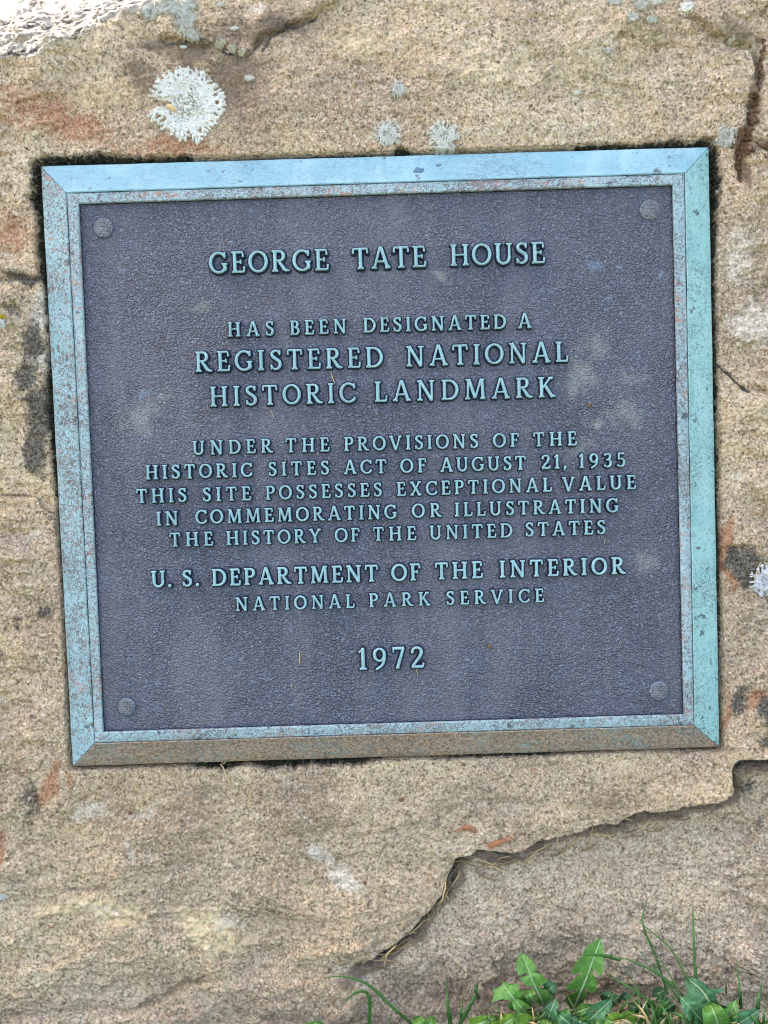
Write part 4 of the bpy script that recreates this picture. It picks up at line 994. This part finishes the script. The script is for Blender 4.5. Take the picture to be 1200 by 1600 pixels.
leaf(e, og, Z([(198, 230), (225, 250), (250, 275), (262, 298), (243, 308), (285, 325), (300, 350), (262, 372), (300, 385), (325, 415), (292, 438), (318, 500), (303, 505), (285, 450), (250, 430), (262, 398), (245, 375), (205, 360), (188, 335), (222, 322), (215, 312), (185, 325), (172, 300), (178, 255)]), Z([(199, 236), (240, 345), (270, 410), (312, 502)]), .018, .024, M_LEAF, seed=1)
leaf(e, og, Z([(120, 350), (145, 360), (180, 358), (188, 385), (215, 390), (200, 405), (232, 420), (240, 470), (222, 490), (170, 470), (135, 455), (150, 425), (115, 420), (75, 435), (85, 395), (75, 385), (110, 370)]), Z([(118, 358), (165, 420), (215, 486)]), .020, .030, M_LEAF, seed=2)
leaf(e, og, Z([(283, 355), (310, 343), (335, 360), (338, 385), (318, 404), (292, 392)]), Z([(333, 360), (310, 380), (285, 398)]), .014, .020, M_LEAFD, seed=3, ribr=.0005)
leaf(e, og, Z([(205, 390), (225, 378), (250, 385), (255, 410), (240, 435), (215, 430)]), Z([(225, 382), (235, 410), (245, 436)]), .024, .030, M_LEAF, seed=4, ribr=.0005)
leaf(e, og, Z([(-20, 500), (30, 488), (80, 486), (112, 490), (100, 510), (92, 540), (-20, 540)]), Z([(100, 496), (50, 510), (0, 535)]), .034, .030, M_LEAFY, seed=5)
leaf(e, og, Z([(95, 515), (150, 488), (196, 485), (185, 510), (165, 545), (80, 545)]), Z([(194, 488), (150, 508), (100, 540)]), .032, .034, M_LEAFY, seed=6)
leaf(e, og, Z([(196, 488), (230, 476), (258, 488), (268, 510), (262, 545), (200, 545)]), Z([(215, 482), (232, 510), (238, 545)]), .026, .028, M_LEAF, seed=7)
leaf(e, og, Z([(255, 395), (290, 392), (322, 402), (322, 424), (296, 440), (268, 430)]), Z([(318, 408), (290, 418), (262, 440)]), .012, .016, M_LEAFD, seed=17, ribr=.0004)
leaf(e, og, Z([(270, 510), (300, 498), (318, 512), (318, 545), (262, 545)]), Z([(305, 502), (295, 525), (285, 545)]), .034, .036, M_LEAFY, seed=18)
for f_, t_, fl, wd, m_ in (((845, 1612), (800, 1558), 0, 1.0, M_LEAF), ((850, 1612), (868, 1560), 1, 1.1, M_LEAFD), ((860, 1616), (780, 1590), 1, 1.1, M_LEAFY), ((858, 1618), (890, 1576), 0, 1.1, M_LEAF)):
    toothed(e, og, f_, t_, fl, wd, .020 + .004 * fl, .034, m_, int(t_[0]))
e, og = plant('dandelion', 900, 'middle dandelion plant with the tallest single upright arrow-toothed leaf', 'dandelion', GD)
leaf(e, og, Z([(519, 170), (527, 205), (531, 250), (530, 300), (519, 333), (500, 312), (484, 300), (480, 308), (502, 345), (500, 385), (480, 398), (456, 376), (452, 384), (462, 402), (448, 432), (415, 462), (398, 462), (374, 430), (378, 408), (400, 398), (426, 388), (418, 384), (378, 386), (382, 368), (412, 338), (441, 318), (438, 312), (400, 322), (404, 295), (430, 258), (452, 245), (450, 222), (472, 198)]), Z([(519, 176), (494, 240), (455, 345), (408, 460)]), .014, .030, M_LEAF, seed=8, ribr=.0010)
leaf(e, og, Z([(398, 475), (440, 440), (470, 440), (496, 446), (480, 470), (430, 492), (395, 492)]), Z([(490, 448), (445, 466), (402, 484)]), .026, .034, M_LEAF, seed=9)
leaf(e, og, Z([(494, 462), (520, 480), (545, 495), (558, 478), (580, 474), (604, 480), (616, 498), (640, 488), (664, 492), (684, 515), (684, 545), (500, 545)]), Z([(500, 470), (560, 514), (680, 518)]), .032, .038, M_LEAFY, seed=10)
leaf(e, og, Z([(405, 492), (430, 480), (460, 488), (470, 512), (450, 545), (400, 545)]), Z([(440, 486), (435, 510), (420, 545)]), .030, .032, M_LEAFD, seed=19)
for f_, t_, fl, wd, m_ in (((905, 1612), (955, 1562), 1, 1.1, M_LEAFD), ((900, 1616), (930, 1582), 0, 1.2, M_LEAF), ((920, 1618), (1000, 1586), 0, 1.0, M_LEAFY), ((905, 1610), (866, 1580), 1, 1.1, M_LEAFD)):
    toothed(e, og, f_, t_, fl, wd, .022 + .004 * fl, .036, m_, int(t_[0]))
e, og = plant('dandelion', 1120, 'rightmost dandelion plant with one broad drooping leaf at the lower right', 'dandelion', GD)
leaf(e, og, Z([(857, 330), (905, 335), (935, 352), (965, 380), (1000, 380), (1032, 378), (1010, 392), (985, 402), (1000, 440), (1040, 455), (1062, 500), (1090, 545), (930, 545), (918, 480), (885, 470), (880, 430), (860, 420), (872, 380), (860, 360)]), Z([(868, 334), (925, 380), (965, 440), (1020, 540)]), .026, .022, M_LEAFD, seed=11, ribr=.0010)
leaf(e, og, Z([(930, 450), (960, 430), (1010, 450), (1040, 490), (1050, 545), (940, 545)]), Z([(965, 440), (985, 490), (1000, 545)]), .034, .040, M_LEAF, seed=12)
for f_, t_, fl, wd, m_ in (((1120, 1618), (1062, 1556), 1, 1.0, M_LEAFD), ((1125, 1618), (1150, 1562), 0, 1.0, M_LEAF), ((1125, 1620), (1188, 1578), 1, 1.0, M_LEAFD)):
    toothed(e, og, f_, t_, fl, wd, .024, .036, m_, int(t_[0]))
e, og = plant('low_weed', 970, 'dark low weed with small rounded leaves between the middle and right dandelions', 'weed')
for i, (x, y, r) in enumerate(((548, 412, 30), (580, 425, 26), (560, 440, 22), (620, 410, 22), (660, 455, 34), (690, 470, 26), (755, 395, 30), (770, 425, 26), (720, 440, 24), (800, 455, 26), (640, 490, 24))):
    a = rng.uniform(0, 6.28)
    pl = [(x + r * math.cos(t) * rng.uniform(.8, 1.15), y + .8 * r * math.sin(t) * rng.uniform(.8, 1.15)) for t in np.linspace(0, 2 * math.pi, 10, endpoint=False)]
    leaf(e, og, Z(pl), Z([(x + .8 * r * math.cos(a), y + .7 * r * math.sin(a)), (x, y), (x - .9 * r * math.cos(a), y - .8 * r * math.sin(a))]), .010, .014, M_LEAFD, seed=30 + i, ribr=.0004, smooth=True)
e, og = plant('clover', 660, 'little round-leaved clover peeking up at the bottom edge of the picture', 'clover')
for i, (x, y, r) in enumerate(((700, 398, 34), (765, 398, 32), (735, 425, 30))):
    pl = [(x + r * math.cos(t), y + .85 * r * math.sin(t)) for t in np.linspace(0, 2 * math.pi, 12, endpoint=False)]
    leaf(e, og, [z4(q) for q in pl], [z4(q) for q in ((x, y - .7 * r), (x + 3, y), (735, 440))], .020, .026, M_LEAF, seed=60 + i, ribr=.0003, smooth=True)
e, og = plant('weed_leaf', 492, 'tiny green leaf cut by the bottom edge left of the drooping grass', 'leaf')
leaf(e, og, [z4(q) for q in ((90, 412), (120, 400), (160, 397), (192, 402), (190, 430), (95, 430))], [z4(q) for q in ((188, 402), (140, 412), (100, 428))], .020, .022, M_LEAF, seed=70, ribr=.0003)

def blade_mesh(px, w0, w1, wd, mat, seed=0):
    """a grass blade: a folded ribbon along photo positions, foot first"""
    p = spline(px, 7); n = len(p); t = np.linspace(0, 1, n)
    ww = w0 + (w1 - w0) * t + .012 * np.sin(t * math.pi)
    c = np.array([P(a, b, q) for (a, b), q in zip(p, ww)])
    V = []
    for i in range(n):
        d = c[min(i + 1, n - 1)] - c[max(i - 1, 0)]; d /= np.linalg.norm(d) + 1e-12
        s = np.cross(d, (.25 * math.sin(seed), .2, 1.0)); s /= np.linalg.norm(s); up = np.cross(s, d)
        h = wd * PX * .5 * (.75 + .5 * math.sin(math.pi * min(t[i] + .25, 1))) * (1 - t[i] ** 4) + .00008
        V += [c[i] - s * h + up * h * .35, c[i], c[i] + s * h + up * h * .35, c[i] - up * h * .12]
    Fc = []
    for i in range(n - 1):
        a, b = 4 * i, 4 * i + 4
        for u, v in ((0, 1), (1, 2), (2, 3), (3, 0)): Fc.append((a + u, a + v, b + v, b + u))
    return V, Fc, c[0]
def blade(px, label, wd=4, w0=.02, w1=.03, mat=None, group='long grass blades at the foot of the boulder', seed=0, name='long_grass'):
    V, Fc, b = blade_mesh(px, w0, w1, wd, mat, seed); b = W(b)
    o = obj(name, mesh(name, W(np.array(V)) - b, Fc, mat or M_GRASS)); o.location = b
    tag(o, label, 'grass blade', group); return o
Q = lambda L: [z4(q) for q in L]
blade(Q([(675, 430), (640, 390), (560, 320), (450, 215), (380, 178), (300, 157), (220, 160), (165, 185)]), 'long grass blade arching far left over the stone', 3.4, .012, .022)
blade(Q([(432, 440), (438, 360), (437, 290), (425, 250), (400, 235), (350, 250), (310, 290), (284, 330)]), 'short grass blade bent over like a hook at the bottom edge', 3.8, .014, .026, seed=1)
blade(Q([(872, 440), (864, 380), (853, 270), (853, 145)]), 'upright broad grass blade left of the dandelions', 5, .014, .020, seed=2)
blade(Q([(905, 440), (940, 375), (1000, 260), (1020, 178)]), 'leaning grass blade right of the upright broad one', 5, .014, .018, seed=3)
blade(Q([(925, 440), (928, 350), (942, 255)]), 'thin short grass blade between two taller blades', 3, .012, .014, seed=4)
blade(Z([(918, 420), (906, 335), (897, 170), (893, 100)]), 'straight grass stalk with a narrow seed head at the lower right', 3.4, .014, .016, M_GRASS, seed=5)
v_, f_ = tube(W(np.array([P(*z3(q), .0165 + .0006 * (i % 2)) for i, q in enumerate(((897, 170), (896, 150), (896, 130), (894, 110), (895, 90), (893, 70), (893, 42)))])), [.0004, .0008, .00075, .0009, .0008, .0007, .0002], 6)
# the seed head belongs to the stalk just built
st_ = [o for o in bpy.data.objects if o.get('label', '').startswith('straight grass stalk')][0]
sh = obj('seed_head', mesh('seed_head', np.array(v_) - np.array(st_.location), f_, M_GRASSP), st_)
blade(Z([(790, 400), (742, 245), (700, 150), (688, 90), (700, 40), (714, 0)]), 'dark wavy grass stalk rising highest at the lower right', 2.4, .016, .012, M_GRASS, seed=6)
blade(Z([(890, 380), (860, 318), (800, 212), (700, 125), (650, 75)]), 'grass blade leaning up left across the dark wavy stalk', 3, .018, .020, M_GRASSP, seed=7)
blade(Z([(860, 420), (820, 370), (740, 310), (640, 262), (530, 235)]), 'grass blade arching left towards the tall arrow-toothed leaf', 3, .024, .034, seed=8)
blade(Z([(600, 262), (530, 243), (470, 238), (410, 241)]), 'thin blade tip crossing in front of the tall arrow-toothed leaf', 3.4, .034, .044, seed=9)
blade(Z([(1090, 460), (1084, 395), (1075, 265)]), 'thin upright grass blade right of the broad drooping leaf', 4, .018, .020, seed=10)
blade(Z([(1148, 540), (1160, 430), (1178, 340)]), 'upright grass blade nearest the lower right corner', 5, .022, .026, seed=11)
blade(Z([(1030, 400), (1027, 325)]), 'short faint blade above the broad drooping leaf', 2.4, .014, .016, M_GRASSP, seed=12)
blade(Z([(880, 480), (850, 440), (760, 320), (650, 195)]), 'thin diagonal blade leaning up left through the grass', 2.6, .020, .026, seed=13)
blade(Z([(760, 470), (700, 420), (600, 350), (530, 305)]), 'blade leaning left low beside the tall arrow-toothed leaf', 3, .020, .026, seed=14)
blade(Z([(800, 530), (770, 490), (680, 400), (610, 275)]), 'blade rising left behind the low dark weed', 3, .018, .022, seed=15)
blade(Z([(900, 540), (850, 420), (780, 290), (720, 235)]), 'fine blade leaning left under the seed stalk', 2.6, .022, .026, M_GRASSP, seed=16)
blade(Z([(20, 420), (8, 380), (22, 345)]), 'small blade at the left end of the dandelions', 4, .016, .018, seed=17)
GT = 'grass tufts at the foot of the boulder'
for ti, (cx, n, lab) in enumerate(((830, 24, 'low tuft of grass and dead blades under the left dandelion'), (930, 26, 'grass tuft spreading under the tall arrow-toothed leaf'), (1010, 46, 'thickest grass tuft between the middle and right dandelions'), (1075, 26, 'grass tuft in front of the broad drooping leaf'), (1165, 18, 'grass tuft in the lower right corner'), (735, 5, 'sparse little tuft left of the dandelions'))):
    e, og = plant('grass_tuft', cx, lab, 'grass tuft', GT)
    for k in range(n):
        x = cx + rng.normal(0, 26); L = rng.uniform(24, 74) * (1.15 if ti == 2 else .85); a = rng.normal(0, .55); dry = rng.random() < (.42 if ti in (0, 1, 2) else .25)
        if dry: L *= .7; a *= 1.9
        p3 = [(x, 1614), (x + .45 * L * math.sin(a * .6), 1614 - .5 * L * math.cos(a * .6)), (x + L * math.sin(a), 1614 - L * math.cos(a))]
        V, Fc, b = blade_mesh(p3, rng.uniform(.012, .034), rng.uniform(.014, .045), rng.uniform(2.2, 4.6), None, rng.uniform(0, 6))
        obj('blade', mesh('blade', W(np.array(V)) - og, Fc, M_STRAW if dry else (M_GRASS if rng.random() < .7 else M_GRASSP)), e)

# short lawn in front of the boulder, beyond count
def lawn():
    V = []; Fc = []; rg = np.random.default_rng(12)
    for _ in range(9000):
        x, y = rg.uniform(-1.0, 1.0), -.20 - abs(rg.normal(0, .35)); 
        h = rg.uniform(.02, .055); a = rg.uniform(0, 6.28); dx, dy = math.cos(a) * .0013, math.sin(a) * .0013; lx, ly = rg.normal(0, .016, 2); b = len(V)
        V += [(x - dx, y - dy, -.012), (x + dx, y + dy, -.012), (x + dx * .7 + lx * .4, y + dy * .7 + ly * .4, h * .6), (x - dx * .7 + lx * .4, y - dy * .7 + ly * .4, h * .6), (x + lx, y + ly, h)]
        Fc += [(b, b + 1, b + 2, b + 3), (b + 3, b + 2, b + 4)]
    o = obj('grass', mesh('grass', V, Fc, M_GRASS)); tag(o, 'short lawn grass in front of the boulder', 'grass', kind='stuff')
lawn()
